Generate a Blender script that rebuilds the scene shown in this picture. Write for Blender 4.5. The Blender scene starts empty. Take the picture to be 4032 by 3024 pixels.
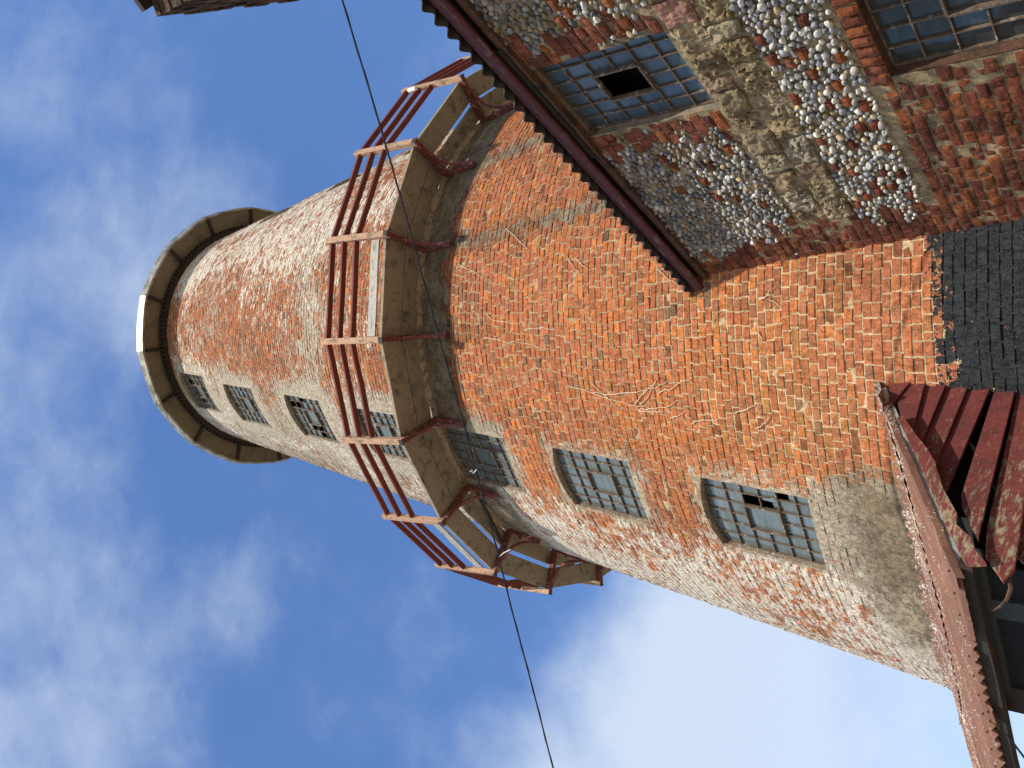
import bpy, math, random
import numpy as np
from mathutils import Vector, Matrix
R_ = math.radians
rng = np.random.default_rng(7)
random.seed(7)
scene = bpy.context.scene
# ------------------------------------------------------------------ camera
TH, RO, AZ = 0.72773, -0.0123, 0.0885        # pitch, roll, bearing of the tower axis
ct, st = math.cos(TH), math.sin(TH)
F = Vector((0, ct, st)); U = Vector((0, -st, ct)); RR = Vector((1, 0, 0))
imgx = -(math.sin(RO)*RR + math.cos(RO)*U)   # the phone was held upright, the picture lies on its side
imgy = math.cos(RO)*RR - math.sin(RO)*U
cam_d = bpy.data.cameras.new("camera"); cam = bpy.data.objects.new("camera", cam_d)
scene.collection.objects.link(cam)
cam_d.sensor_width = 36; cam_d.lens = 36*3505.1/4032; cam_d.clip_start = 0.05; cam_d.clip_end = 3000
cam.matrix_world = Matrix((imgx, imgy, -F)).transposed().to_4x4()
scene.camera = cam
# ------------------------------------------------------------------ light
SAZ, SEL = R_(174), R_(53.5)                   # bearing (from +Y towards +X) and height of the sun
sd = Vector((math.sin(SAZ)*math.cos(SEL), math.cos(SAZ)*math.cos(SEL), math.sin(SEL)))
sun_d = bpy.data.lights.new("sun", 'SUN'); sun_d.energy = 5.0; sun_d.angle = R_(0.5); sun_d.color = (1, .93, .80)
sun = bpy.data.objects.new("sun", sun_d); scene.collection.objects.link(sun)
sun.rotation_euler = sd.to_track_quat('Z', 'Y').to_euler(); sun.location = (0, 0, 30)
scene.view_settings.view_transform = 'Standard'; scene.view_settings.look = 'None'
scene.view_settings.exposure = 0.30; scene.view_settings.gamma = 1

def ray(x, y):
    """direction from the camera through a pixel of the 4032 px wide photograph (used for cloud bearings)"""
    u2, v2 = 1512-y, 2016-x
    u = u2*math.cos(RO)+v2*math.sin(RO); v = -u2*math.sin(RO)+v2*math.cos(RO)
    a, b = u/3505.1, v/3505.1
    return Vector((a, ct-b*st, st+b*ct)).normalized()

class NT:
    def __init__(s, tree): s.t = tree; s.n = tree.nodes; s.l = tree.links
    def add(s, typ, **kw):
        n = s.n.new(typ)
        for k, v in kw.items(): setattr(n, k, v)
        return n
    def link(s, a, b): s.l.new(a, b)
    def val(s, sock, v):
        if hasattr(v, 'is_linked') or isinstance(v, bpy.types.NodeSocket): s.l.new(v, sock)
        else: sock.default_value = v
    def math(s, op, a, b=0.0, clamp=False):
        n = s.n.new('ShaderNodeMath'); n.operation = op; n.use_clamp = clamp
        s.val(n.inputs[0], a); s.val(n.inputs[1], b); return n.outputs[0]
    def noise(s, vec, scale, detail=4, rough=.55, dist=0.0):
        n = s.n.new('ShaderNodeTexNoise'); s.val(n.inputs['Vector'], vec)
        n.inputs['Scale'].default_value = scale; n.inputs['Detail'].default_value = detail
        n.inputs['Roughness'].default_value = rough; n.inputs['Distortion'].default_value = dist
        return n.outputs['Fac']
    def mapr(s, x, a, b, c=0., d=1., smooth=True):
        n = s.n.new('ShaderNodeMapRange'); s.val(n.inputs[0], x)
        if smooth: n.interpolation_type = 'SMOOTHSTEP'
        for i, v in enumerate((a, b, c, d)): n.inputs[i+1].default_value = v
        return n.outputs[0]
    def mix(s, f, a, b, typ='MIX'):
        n = s.n.new('ShaderNodeMix'); n.data_type = 'RGBA'; n.blend_type = typ
        s.val(n.inputs[0], f)
        for i, v in ((6, a), (7, b)):
            if isinstance(v, tuple): v = (*v[:3], 1)
            s.val(n.inputs[i], v)
        return n.outputs[2]
    def scale(s, vec, v3):
        n = s.n.new('ShaderNodeVectorMath'); n.operation = 'MULTIPLY'
        s.val(n.inputs[0], vec); n.inputs[1].default_value = v3; return n.outputs[0]

# world: daylight sky with drifting cloud
w = bpy.data.worlds.new("World"); scene.world = w; w.use_nodes = True
N = NT(w.node_tree); N.n.clear()
sky = N.add('ShaderNodeTexSky'); sky.sky_type = 'NISHITA'; sky.sun_disc = False
sky.sun_elevation = SEL; sky.sun_rotation = SAZ; sky.altitude = 100; sky.air_density = 1.15; sky.dust_density = .35; sky.ozone_density = 2.2
geo = N.add('ShaderNodeTexCoord'); D = geo.outputs['Generated']
bg1 = N.add('ShaderNodeBackground'); bg1.inputs[1].default_value = .125; N.link(N.mix(1, sky.outputs[0], (.84, 1.05, 1.36), 'MULTIPLY'), bg1.inputs[0])
n1 = N.noise(N.scale(D, (1.0, 1.5, 1.0)), 4.4, 9, .56, .15)
n2 = N.noise(N.scale(D, (1, 1.4, 1)), 13, 8, .60, .3)
nn = N.math('ADD', N.math('MULTIPLY', n1, .66), N.math('MULTIPLY', n2, .34))
amt = None
CLOUDS = [(3350, 3000, 21, .38), (2650, 3000, 12, .36), (3100, 2450, 10, .20), (700, 2450, 7, .11), (1050, 2350, 6, .10), (500, 750, 11, .15), (780, 1000, 8, .10),
          (150, 1500, 9, .12), (0, 1950, 10, .14), (100, 2800, 8, .15), (1500, 2650, 6, .14), (350, 2050, 6, .10), (1900, 3050, 6, .16), (50, 200, 7, .10), (250, 1150, 8, .08)]
for x, y, r, s_ in CLOUDS:
    dv = ray(x, y)
    dn = N.add('ShaderNodeVectorMath', operation='DOT_PRODUCT'); N.link(D, dn.inputs[0]); dn.inputs[1].default_value = dv
    b = N.mapr(dn.outputs['Value'], math.cos(R_(r)), 1.0, 0, s_)
    amt = b if amt is None else N.math('ADD', amt, b)
# unseen clouds added out of view, to grey the fill light and window reflections
dl_ = N.add('ShaderNodeVectorMath', operation='DOT_PRODUCT'); N.link(D, dl_.inputs[0]); dl_.inputs[1].default_value = (-.61, -.15, .778)
amt = N.math('ADD', amt, N.mapr(dl_.outputs['Value'], math.cos(R_(42)), 1.0, 0, .55))
dz = N.add('ShaderNodeVectorMath', operation='DOT_PRODUCT'); N.link(D, dz.inputs[0]); dz.inputs[1].default_value = (0, -.90, .40)
amt = N.math('ADD', amt, N.mapr(dz.outputs['Value'], .15, 1.0, 0, .55))
dens = N.math('ADD', nn, amt)
fac = N.mapr(dens, .49, 1.16, 0, .84)
bg2 = N.add('ShaderNodeBackground'); bg2.inputs[0].default_value = (.74, .85, 1, 1); bg2.inputs[1].default_value = .80
mx = N.add('ShaderNodeMixShader'); N.link(fac, mx.inputs[0]); N.link(bg1.outputs[0], mx.inputs[1]); N.link(bg2.outputs[0], mx.inputs[2])
out = N.add('ShaderNodeOutputWorld'); N.link(mx.outputs[0], out.inputs[0])

# ------------------------------------------------------------------ helpers
def tag(o, label=None, cat=None, group=None, kind=None):
    if label: o['label'] = label
    if cat: o['category'] = cat
    if group: o['group'] = group
    if kind: o['kind'] = kind
    return o
def empty(name, loc, label, cat, group=None):
    o = bpy.data.objects.new(name, None); scene.collection.objects.link(o); o.location = loc
    o.empty_display_size = .2
    return tag(o, label, cat, group)
class MB:
    def __init__(s): s.v = []; s.f = []; s.m = []
    def verts(s, vs):
        i = len(s.v); s.v += [tuple(p) for p in vs]; return i
    def face(s, idx, m=0): s.f.append(tuple(idx)); s.m.append(m)
    def box(s, o, x, y, z, m=0):
        """o corner, x,y,z edge vectors"""
        o, x, y, z = map(Vector, (o, x, y, z))
        if x.cross(y).dot(z) < 0: o, x = o+x, -x
        i = s.verts([o, o+x, o+x+y, o+y, o+z, o+x+z, o+x+y+z, o+y+z])
        for q in ((0, 3, 2, 1), (4, 5, 6, 7), (0, 1, 5, 4), (1, 2, 6, 5), (2, 3, 7, 6), (3, 0, 4, 7)): s.face([i+k for k in q], m)
    def bar(s, a, b, wv, hv, m=0, cuts=0, jit=0):
        """bar from a to b, cross vectors wv, hv (full size, centred); cuts add slight irregularity"""
        a, b, wv, hv = map(Vector, (a, b, wv, hv)); n = cuts+2; base = None
        rings = []
        for k in range(n):
            t = k/(n-1); c = a.lerp(b, t)
            if jit: c = c+wv.normalized()*random.uniform(-jit, jit)+hv.normalized()*random.uniform(-jit, jit)
            rings.append(s.verts([c-wv/2-hv/2, c+wv/2-hv/2, c+wv/2+hv/2, c-wv/2+hv/2]))
        flip = (b-a).cross(wv).dot(hv) < 0
        def F_(ix): s.face(ix[::-1] if flip else ix, m)
        F_([rings[0]+k for k in (0, 3, 2, 1)])
        F_([rings[-1]+k for k in (0, 1, 2, 3)])
        for r0, r1 in zip(rings[:-1], rings[1:]):
            for k in range(4): F_([r0+k, r0+(k+1) % 4, r1+(k+1) % 4, r1+k])
    def tube(s, pts, r, seg=6, m=0):
        pts = [Vector(p) for p in pts]; rs = r if isinstance(r, (list, tuple)) else [r]*len(pts); rings = []
        for k, p in enumerate(pts):
            d = (pts[min(k+1, len(pts)-1)]-pts[max(k-1, 0)]).normalized()
            a = d.cross(Vector((.3, .2, 1))).normalized(); b = d.cross(a)
            rings.append(s.verts([p+(a*math.cos(q*2*math.pi/seg)+b*math.sin(q*2*math.pi/seg))*rs[k] for q in range(seg)]))
        for r0, r1 in zip(rings[:-1], rings[1:]):
            for k in range(seg): s.face([r0+k, r1+k, r1+(k+1) % seg, r0+(k+1) % seg], m)
        s.face([rings[0]+k for k in range(seg)], m); s.face([rings[-1]+k for k in range(seg)][::-1], m)
    def prism(s, poly, dv, m=0):
        """planar polygon extruded by dv"""
        n = len(poly); poly = [Vector(p) for p in poly]; dv = Vector(dv)
        nrm = Vector((0, 0, 0))
        for k in range(n): nrm += poly[k].cross(poly[(k+1) % n])
        if nrm.dot(dv) < 0: poly = poly[::-1]
        i = s.verts(poly); j = s.verts([p+dv for p in poly])
        s.face([i+k for k in range(n)][::-1], m); s.face([j+k for k in range(n)], m)
        for k in range(n): s.face([i+k, i+(k+1) % n, j+(k+1) % n, j+k], m)
    def build(s, name, mats, parent=None, smooth=False, bevel=0):
        me = bpy.data.meshes.new(name); me.from_pydata(s.v, [], s.f)
        if not isinstance(mats, (list, tuple)): mats = [mats]
        for m in mats: me.materials.append(m)
        me.polygons.foreach_set('material_index', s.m)
        if smooth: me.polygons.foreach_set('use_smooth', [True]*len(s.f))
        me.update()
        o = bpy.data.objects.new(name, me); scene.collection.objects.link(o)
        if parent is not None:
            o.parent = parent; o.matrix_parent_inverse = world_of(parent).inverted()
        if bevel:
            b = o.modifiers.new('bevel', 'BEVEL'); b.width = bevel; b.segments = 2; b.limit_method = 'ANGLE'
        return o
def world_of(o):
    m = Matrix.Translation(o.location)
    return m if o.type == 'EMPTY' else (o.matrix_parent_inverse.inverted() @ Matrix.Identity(4)).inverted() @ Matrix.Identity(4) if False else (m if o.parent is None else Matrix.Identity(4))
def np_mesh(name, V, Fq, mats, parent=None, matidx=None, attrs=None, smooth=False):
    """fast quad/tri mesh from arrays; attrs: name -> per-vertex (n,3|4) colours"""
    me = bpy.data.meshes.new(name); V = np.asarray(V, np.float32); Fq = np.asarray(Fq, np.int32); k = Fq.shape[1]
    me.vertices.add(len(V)); me.vertices.foreach_set('co', V.ravel())
    me.loops.add(Fq.size); me.loops.foreach_set('vertex_index', Fq.ravel())
    me.polygons.add(len(Fq)); me.polygons.foreach_set('loop_start', np.arange(0, Fq.size, k, dtype=np.int32))
    me.polygons.foreach_set('loop_total', np.full(len(Fq), k, np.int32))
    for m in (mats if isinstance(mats, (list, tuple)) else [mats]): me.materials.append(m)
    if matidx is not None: me.polygons.foreach_set('material_index', np.asarray(matidx, np.int32))
    me.polygons.foreach_set('use_smooth', np.full(len(Fq), smooth))
    me.update(calc_edges=True)
    for an, A in (attrs or {}).items():
        A = np.asarray(A, np.float32)
        if A.shape[1] == 3: A = np.concatenate([A, np.ones((len(A), 1), np.float32)], 1)
        at = me.attributes.new(an, 'FLOAT_COLOR', 'POINT'); at.data.foreach_set('color', A.ravel())
    me.validate()
    o = bpy.data.objects.new(name, me); scene.collection.objects.link(o)
    if parent is not None: o.parent = parent; o.matrix_parent_inverse = world_of(parent).inverted()
    return o
# value noise on arrays
_L = rng.random((64, 64, 64)).astype(np.float32)
def vnoise(x, y, z=0., oct=4):
    x, y, z = np.broadcast_arrays(np.asarray(x, float), np.asarray(y, float), np.asarray(z, float)); t = 0; a = 1; s = 0
    for o in range(oct):
        f = 2**o; X, Y, Z = x*f+17.3*o, y*f+9.1*o, z*f+3.7*o
        i, j, k = np.floor(X).astype(int), np.floor(Y).astype(int), np.floor(Z).astype(int)
        u, v, w_ = X-i, Y-j, Z-k; u = u*u*(3-2*u); v = v*v*(3-2*v); w_ = w_*w_*(3-2*w_)
        g = lambda a_, b_, c_: _L[(i+a_) % 64, (j+b_) % 64, (k+c_) % 64]
        r = ((g(0, 0, 0)*(1-u)+g(1, 0, 0)*u)*(1-v)+(g(0, 1, 0)*(1-u)+g(1, 1, 0)*u)*v)*(1-w_)+((g(0, 0, 1)*(1-u)+g(1, 0, 1)*u)*(1-v)+(g(0, 1, 1)*(1-u)+g(1, 1, 1)*u)*v)*w_
        t = t+r*a; s += a; a *= .5
    return t/s
def sm(x, a, b):
    t = np.clip((np.asarray(x, float)-a)/(b-a), 0, 1); return t*t*(3-2*t)

# ------------------------------------------------------------------ materials
def newmat(name):
    m = bpy.data.materials.new(name); m.use_nodes = True; N = NT(m.node_tree)
    b = N.n['Principled BSDF']; tc = N.add('ShaderNodeTexCoord').outputs['Object']
    return m, N, b, tc
def finish(N, b, col, rough=.9, height=None, bump=.5, dist=.01, spec=.3):
    N.val(b.inputs['Base Color'], col if not isinstance(col, tuple) else (*col[:3], 1))
    N.val(b.inputs['Roughness'], rough); b.inputs['Specular IOR Level'].default_value = spec
    if height is not None:
        bn = N.add('ShaderNodeBump'); bn.inputs['Strength'].default_value = bump; bn.inputs['Distance'].default_value = dist
        N.link(height, bn.inputs['Height']); N.link(bn.outputs[0], b.inputs['Normal'])
def attr(N, name): 
    a = N.add('ShaderNodeAttribute'); a.attribute_name = name; return a
def masonry(name, pits=.5, bump=.65):
    """brick, mortar and pebble colours come from 'tint'; 'mask' = lime wash, grey render/dirt, tar"""
    m, N, b, tc = newmat(name)
    tint = attr(N, 'tint').outputs['Color']; mk = N.add('ShaderNodeSeparateColor'); N.link(attr(N, 'mask').outputs['Color'], mk.inputs[0])
    nf = N.noise(tc, 26, 5, .65); nc = N.noise(tc, 5.5, 6, .62, .4); ng = N.noise(tc, 90, 3, .6)
    def thr(noise, amount, lo, hi):
        n = N.math('ADD', N.math('MULTIPLY', N.math('SUBTRACT', noise, .5), 1.9), amount); return N.mapr(n, lo, hi)
    c = N.mix(N.mapr(nf, .35, .7), N.mix(1, tint, (.62, .60, .58), 'MULTIPLY'), tint)
    pit = N.noise(N.scale(tc, (1, 1, .45)), 30, 5, .72, 1.1)
    c = N.mix(N.mapr(N.noise(tc, 9, 5, .7, .6), .50, .66, 0, .55), c, N.mix(1, tint, (.68, .78, .80), 'MULTIPLY'))
    c = N.mix(N.mapr(pit, .57, .66, 0, pits), c, N.mix(1, tint, (.34, .32, .34), 'MULTIPLY'))
    c = N.mix(N.mapr(ng, .55, .75, 0, .18), c, N.mix(1, tint, (1.5, 1.35, 1.2), 'MULTIPLY'))
    npz = N.math('ADD', N.math('MULTIPLY', N.noise(N.scale(tc, (1, 1, 2.6)), 13, 5, .7, .5), .65), N.math('MULTIPLY', nc, .35))
    grey = N.mix(N.mapr(nf, .3, .7), (.22, .18, .13), (.45, .385, .29))
    gw = N.noise(N.scale(tc, (1, 1, 2.4)), 17, 5, .68, .6)
    c = N.mix(thr(N.math('ADD', N.math('MULTIPLY', nc, .45), N.math('MULTIPLY', gw, .55)), mk.outputs[1], .34, .60), c, grey)
    wash = N.mix(N.mapr(nf, .3, .72), (.40, .36, .30), (.74, .66, .54))
    c = N.mix(thr(npz, mk.outputs[0], .44, .60), c, wash)
    sp = N.math('MULTIPLY', N.mapr(N.noise(tc, 75, 3, .6), .63, .67), N.mapr(mk.outputs[1], .1, .7, .06, 1))
    c = N.mix(sp, c, (.72, .68, .58))
    c = N.mix(attr(N, 'mask').outputs['Alpha'], c, N.mix(1, c, N.mix(N.mapr(nc, .35, .65), (.24, .205, .15), (.50, .43, .33)), 'MULTIPLY'))  # darkens by the staining and painted gallery shade in the mask alpha
    tarf = N.mapr(N.math('ADD', N.math('MULTIPLY', N.math('SUBTRACT', N.math('ADD', N.math('MULTIPLY', N.noise(tc, 13, 5, .7, .8), .6), N.math('MULTIPLY', nf, .4)), .5), 3.2), mk.outputs[2]), .44, .49)
    c = N.mix(tarf, c, N.mix(N.mapr(ng, .3, .7), (.006, .008, .010), (.015, .018, .021)))
    rough = N.mapr(tarf, 0, 1, .93, .68, False)
    st_ = N.noise(N.scale(tc, (1, 1, .5)), 34, 4, .7, .8)
    h = N.math('ADD', N.math('ADD', N.math('SUBTRACT', st_, N.mapr(pit, .52, .68, 0, .8)), N.math('MULTIPLY', ng, .45)), N.math('MULTIPLY', N.noise(tc, 12, 3), .6))
    finish(N, b, c, rough, h, bump, .02)
    return m
M = {}
M['masonry'] = masonry('weathered_masonry'); M['rubble'] = masonry('rubble_masonry', .35, .45)
def timber(name, c1, c2, under=None, scale=9, streak=(1, 1, 1), amount=.5, rough=.8, sharp=.06, tint3=None, ends=None):
    m, N, b, tc = newmat(name)
    v = N.scale(tc, streak)
    n = N.noise(v, scale, 7, .68, .5); nf = N.noise(tc, 45, 4, .6)
    if ends:   # paint lost towards the free ends of the boards (distance out from the tower)
        dp = N.add('ShaderNodeVectorMath', operation='DOT_PRODUCT'); gp = N.add('ShaderNodeNewGeometry'); N.link(gp.outputs['Position'], dp.inputs[0]); dp.inputs[1].default_value = (-.6, -.8, 0)
        n = N.math('ADD', n, N.mapr(dp.outputs['Value'], -4.994+ends[0], -4.994+ends[1], -.04, ends[2], False))
        c1_ = c1
    c = N.mix(N.mapr(nf, .3, .7), c1, c2)
    if under:
        c = N.mix(N.mapr(n, amount-sharp, amount+sharp), c, N.mix(N.mapr(nf, .35, .65), under, tuple(k*.62 for k in under)))
    if ends: c = N.mix(N.mapr(N.noise(tc, 5, 4, .6), .4, .65, 0, .5), c, N.mix(1, c, (.45, .5, .55), 'MULTIPLY'))
    if tint3:
        c = N.mix(N.mapr(N.noise(tc, 30, 4, .6, .3), .60, .66), c, tint3)
    finish(N, b, c, rough, N.math('ADD', n, N.math('MULTIPLY', nf, .6)), .5, .006)
    return m
M['rail'] = timber('oxide_red_timber', (.17, .038, .026), (.11, .026, .020), (.28, .16, .12), 12, (1, 1, 1), .66)
M['post'] = timber('faded_pink_timber', (.38, .21, .14), (.47, .31, .20), (.22, .17, .11), 13, (1, 1, .5), .57, .9, .07, (.20, .08, .055))
M['bracket'] = timber('flaking_red_iron', (.17, .045, .035), (.10, .03, .026), (.36, .20, .16), 14, (1, 1, 1), .60)
M['deck'] = timber('concrete_plank', (.30, .25, .18), (.22, .185, .13), (.10, .085, .06), 7, (1, 1, 1), .60, .95, .12)
M['greyboard'] = timber('bleached_board', (.30, .29, .26), (.42, .40, .36), (.20, .19, .15), 7, (1, 1, 3), .6)
M['soffit'] = timber('cap_boarding', (.20, .16, .10), (.14, .11, .07), (.10, .085, .06), 3, (1, 1, 1), .6, .9, .15)
M['darkwood'] = timber('dark_timber', (.035, .026, .02), (.02, .016, .013), (.07, .045, .03), 8, (1, 1, 1), .62)
M['ledge'] = timber('lichen_ledge', (.33, .26, .17), (.24, .18, .12), (.14, .115, .08), 12, (1, 1, 1), .55)
M['redboard'] = timber('peeling_red_board', (.17, .036, .032), (.11, .026, .022), (.27, .21, .13), 14, (1, 1, 3.5), .62, .9, .05, ends=(.4, 1.3, .08))
M['redboard2'] = timber('bare_peeling_board', (.17, .038, .032), (.12, .028, .024), (.30, .24, .15), 12, (1, 1, 3.5), .60, .9, .06, ends=(.3, 1.3, .07))
M['fascia'] = timber('maroon_fascia', (.085, .020, .020), (.055, .016, .017), (.20, .15, .14), 7, (1, 1, 4), .62, .6, .1)
M['slate'] = timber('slate_blue_paint', (.038, .046, .048), (.026, .032, .034), None)
M['tar'] = timber('tarred_boards', (.006, .007, .009), (.010, .012, .014), None, 8, (1, 1, 1), .5, .95)
M['plate'] = timber('brown_wall_plate', (.11, .052, .028), (.06, .032, .02), (.04, .028, .02), 6, (1, 1, 1), .55)
def sheet(name, c1, c2, lich, amt, c3, zl=None):
    m, N, b, tc = newmat(name)
    n = N.noise(tc, 5, 6, .6, .3); f = N.noise(N.scale(tc, (1, 1, 1)), 62, 5, .7); g = N.noise(tc, 3.1, 4, .6)
    c = N.mix(N.mapr(n, .35, .65), c1, c2)
    c = N.mix(N.mapr(N.noise(tc, 24, 5, .7), .62, .70, 0, .8), c, c3)
    a = N.math('ADD', f, N.math('MULTIPLY', N.math('SUBTRACT', g, .5), .5))
    if zl:
        sx = N.add('ShaderNodeSeparateXYZ'); N.link(tc, sx.inputs[0]); a = N.math('ADD', a, N.mapr(sx.outputs[2], zl[0], zl[1], 0, .085))
    c = N.mix(N.mapr(a, amt, amt+.07), c, lich)
    finish(N, b, c, .7, N.math('ADD', f, n), .35, .004)
    return m
M['redsheet'] = sheet('oxide_corrugated_sheet', (.185, .085, .056), (.125, .060, .040), (.50, .46, .38), .615, (.30, .20, .07), (1.65, 2.1))
M['rustsheet'] = sheet('dark_corrugated_sheet', (.045, .035, .03), (.025, .02, .018), (.10, .08, .06), .62, (.07, .035, .02))
M['capmetal'] = sheet('lichened_cap_rim', (.36, .34, .28), (.13, .12, .09), (.50, .46, .36), .64, (.30, .22, .05)); M['capmetal'].node_tree.nodes['Principled BSDF'].inputs['Metallic'].default_value = .35; M['capmetal'].node_tree.nodes['Principled BSDF'].inputs['Roughness'].default_value = .42
def glassmat(name, dirt, refl, rough, lo=.35, hi=.75):
    m, N, b, tc = newmat(name); N.n.remove(b)
    n = N.noise(N.scale(tc, (1, 1, 4)), 4.5, 5, .6, .5); tone = attr(N, 'tint').outputs['Fac']
    df = N.add('ShaderNodeBsdfDiffuse'); N.link(N.mix(n, dirt[0], dirt[1]), df.inputs[0])
    gl = N.add('ShaderNodeBsdfGlossy'); gl.inputs['Color'].default_value = (*refl, 1); gl.inputs['Roughness'].default_value = rough
    bn = N.add('ShaderNodeBump'); bn.inputs['Strength'].default_value = .25; bn.inputs['Distance'].default_value = .01
    N.link(N.noise(tc, 7, 3, .5), bn.inputs['Height']); N.link(bn.outputs[0], gl.inputs['Normal'])
    ms = N.add('ShaderNodeMixShader'); N.val(ms.inputs[0], N.mapr(N.math('ADD', N.math('MULTIPLY', n, .5), N.math('MULTIPLY', tone, .5)), .25, .75, lo, hi))
    N.link(df.outputs[0], ms.inputs[1]); N.link(gl.outputs[0], ms.inputs[2])
    N.link(ms.outputs[0], N.n['Material Output'].inputs[0]); return m
M['glass'] = glassmat('dusty_glass', ((.03, .038, .040), (.19, .225, .22)), (.46, .50, .49), .12, .15, .55)
M['dimglass'] = glassmat('grimy_dark_glass', ((.02, .022, .021), (.075, .082, .074)), (.24, .25, .23), .14, .08, .32)
M['wiredglass'] = glassmat('blue_patterned_glass', ((.03, .045, .06), (.10, .14, .17)), (.24, .27, .29), .35, .15, .42)
M['bars'] = timber('rusted_glazing_bar', (.15, .115, .085), (.085, .055, .038), (.42, .38, .31), 16, (1, 1, 1), .60)
M['render'] = timber('cement_reveal', (.20, .165, .115), (.28, .235, .17), (.13, .105, .075), 9, (1, 1, 1), .58, .95, .12)
M['black'] = timber('dark_interior', (.004, .004, .004), (.006, .006, .005), None)
M['vine'] = timber('dead_ivy', (.66, .54, .38), (.52, .41, .28), None)
M['cable'] = timber('black_cable', (.008, .009, .014), (.012, .012, .018), None)
M['tie'] = timber('white_tie', (.75, .75, .72), (.65, .65, .62), None)
m, N, b, tc = newmat('gravel_ground')
finish(N, b, N.mix(N.noise(tc, .6, 6), (.36, .30, .22), (.27, .22, .165)), .95, N.noise(tc, 30, 5), .5, .02); M['ground'] = m

# ------------------------------------------------------------------ the tower
AX = (10*math.sin(AZ), 10*math.cos(AZ)); RA, RB, GZ, TOPZ = 4.1277, .1330, -1.6, 15.5
def rad(z): return RA-RB*z
def P(phi, z, dr=0., R=None):
    """point of the tower: phi in degrees round the wall (0 faces the camera, + to the left), z height, dr proud of the wall"""
    a = R_(phi)+AZ; r = (rad(z) if R is None else R)+dr
    return Vector((AX[0]-r*math.sin(a), AX[1]-r*math.cos(a), z))
def Pn(phi, z, dr):
    a = np.radians(phi)+AZ; r = RA-RB*z+dr
    return np.stack([AX[0]-r*np.sin(a), AX[1]-r*np.cos(a), z], -1)
WW = .735; DEP = .065; SUR = .040
WINS = [(28.1, 2.84, 1.0, 'lowest'), (27.8, 4.64, .99, ''), (27.8, 6.40, 1.02, ''), (27.1, 8.40, .93, ''), (27.0, 10.25, .99, ''), (27.3, 12.35, 1.0, ''), (25.6, 14.16, 1.0, ''),
        (-63, 10.25, .99, ''), (-62.5, 12.35, 1.0, ''), (-63, 8.40, .93, '')]
CR = .07
def in_window(phi, z, grow):
    """mask of points inside an opening grown by grow"""
    m = np.zeros(np.shape(phi), bool)
    for pc, z0, h, _ in WINS:
        u = np.radians(phi-pc)*(RA-RB*z); top = z0+h+CR*(1-np.clip(u/(WW/2), -1, 1)**2)
        m |= (np.abs(u) < WW/2+grow) & (z > z0-grow) & (z < top+grow)
    return m
def zones(phi, z):
    """lime wash, grey render and tar amounts, plus staining with painted gallery shade"""
    n1 = vnoise(phi*.09+5, z*1.1, 1.); n2 = vnoise(phi*.22, z*2.3, 7.); up = sm(z, 7.35, 7.6)
    wash = -.10+(n1-.5)*.5
    wash = wash+(1-up)*(sm(phi, 26, 37)*.50+sm(phi, 16, 30)*.12+sm(phi, 40, 60)*.14)
    wash = wash+up*(.45+sm(-phi, 8, 36)*.24-sm(z, 7.6, 9.0)*.05+sm(phi, 22, 50)*.12 + sm(z, 13, 15)*.08)
    grey = -.15+(n2-.5)*.35
    grey = grey+up*(.44+.24*np.exp(-((z-10.2)/.55)**2)-.15*sm(-phi, 20, 50)+sm(phi, 10, 32)*.30-.2*np.exp(-((z-8.6)/.7)**2)*sm(-phi, -20, 5)+.1*np.exp(-((z-13.5)/.8)**2))
    grey = grey+(1-up)*(sm(phi, 9, 26)*.24+sm(phi, 36, 60)*.34)
    # mossy grey band with the deck's shade painted in, and stain streaks under brackets
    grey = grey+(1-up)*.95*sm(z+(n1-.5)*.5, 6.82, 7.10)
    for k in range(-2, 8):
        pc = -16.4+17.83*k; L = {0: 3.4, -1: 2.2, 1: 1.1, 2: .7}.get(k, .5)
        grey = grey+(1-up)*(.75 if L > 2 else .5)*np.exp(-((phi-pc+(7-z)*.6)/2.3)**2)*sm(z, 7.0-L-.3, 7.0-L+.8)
    # rendered and dirty patch below the lowest window, beside the lean-to
    grey = grey+.62*sm(phi+(n2-.5)*10, 15, 22)*(1-sm(phi, 44, 56))*(1-sm(z+(n1-.5)*.5, 2.45, 2.95))+.25*sm(phi, 10, 24)*(1-sm(z+(n2-.5)*.4, 2.3, 2.7))
    for pc, z0, h, _ in WINS:
        u = np.radians(phi-pc)*(RA-RB*z); du = np.maximum(np.abs(u)-WW/2, 0); dz_ = np.maximum(np.maximum(z0-z, z-z0-h), 0)
        d = np.sqrt(du**2+dz_**2); grey = grey+.40*(1-sm(d+(n2-.5)*.35, .03, .42))
    tar = -.6+1.5*(1-sm(z+(n2-.5)*.42-.02*np.clip(-phi, -4, 8), 1.55, 2.02))
    damp_shade = (1-up)*sm(z+(n1-.5)*.4, 6.80, 7.02)*.95  # staining and the deck's shade, both darkened into the brick colour
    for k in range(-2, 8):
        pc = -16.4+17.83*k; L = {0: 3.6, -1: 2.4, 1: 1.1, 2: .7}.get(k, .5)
        damp_shade = damp_shade+(1-up)*(.75 if L > 2 else .5)*np.exp(-((phi-pc+(7-z)*.6)/2.2)**2)*sm(z, 7.0-L-.3, 7.0-L+.8)
    damp_shade = damp_shade+.85*sm(phi+(n2-.5)*10, 15, 22)*(1-sm(phi, 42, 52))*(1-sm(z+(n1-.5)*.5, 2.3, 2.85))
    damp_shade = damp_shade+.5*np.exp(-((z-2.35)/.28)**2)*np.exp(-((phi+4)/3.)**2)
    return np.clip(wash, -.3, 1), np.clip(grey, -.3, 1.1), np.clip(tar, -.6, 1.), np.clip(damp_shade, 0, .95)
tower = empty('windmill_tower', (AX[0], AX[1], GZ), 'tall tapering red brick windmill tower with a railed gallery round its middle', 'windmill')
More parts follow.
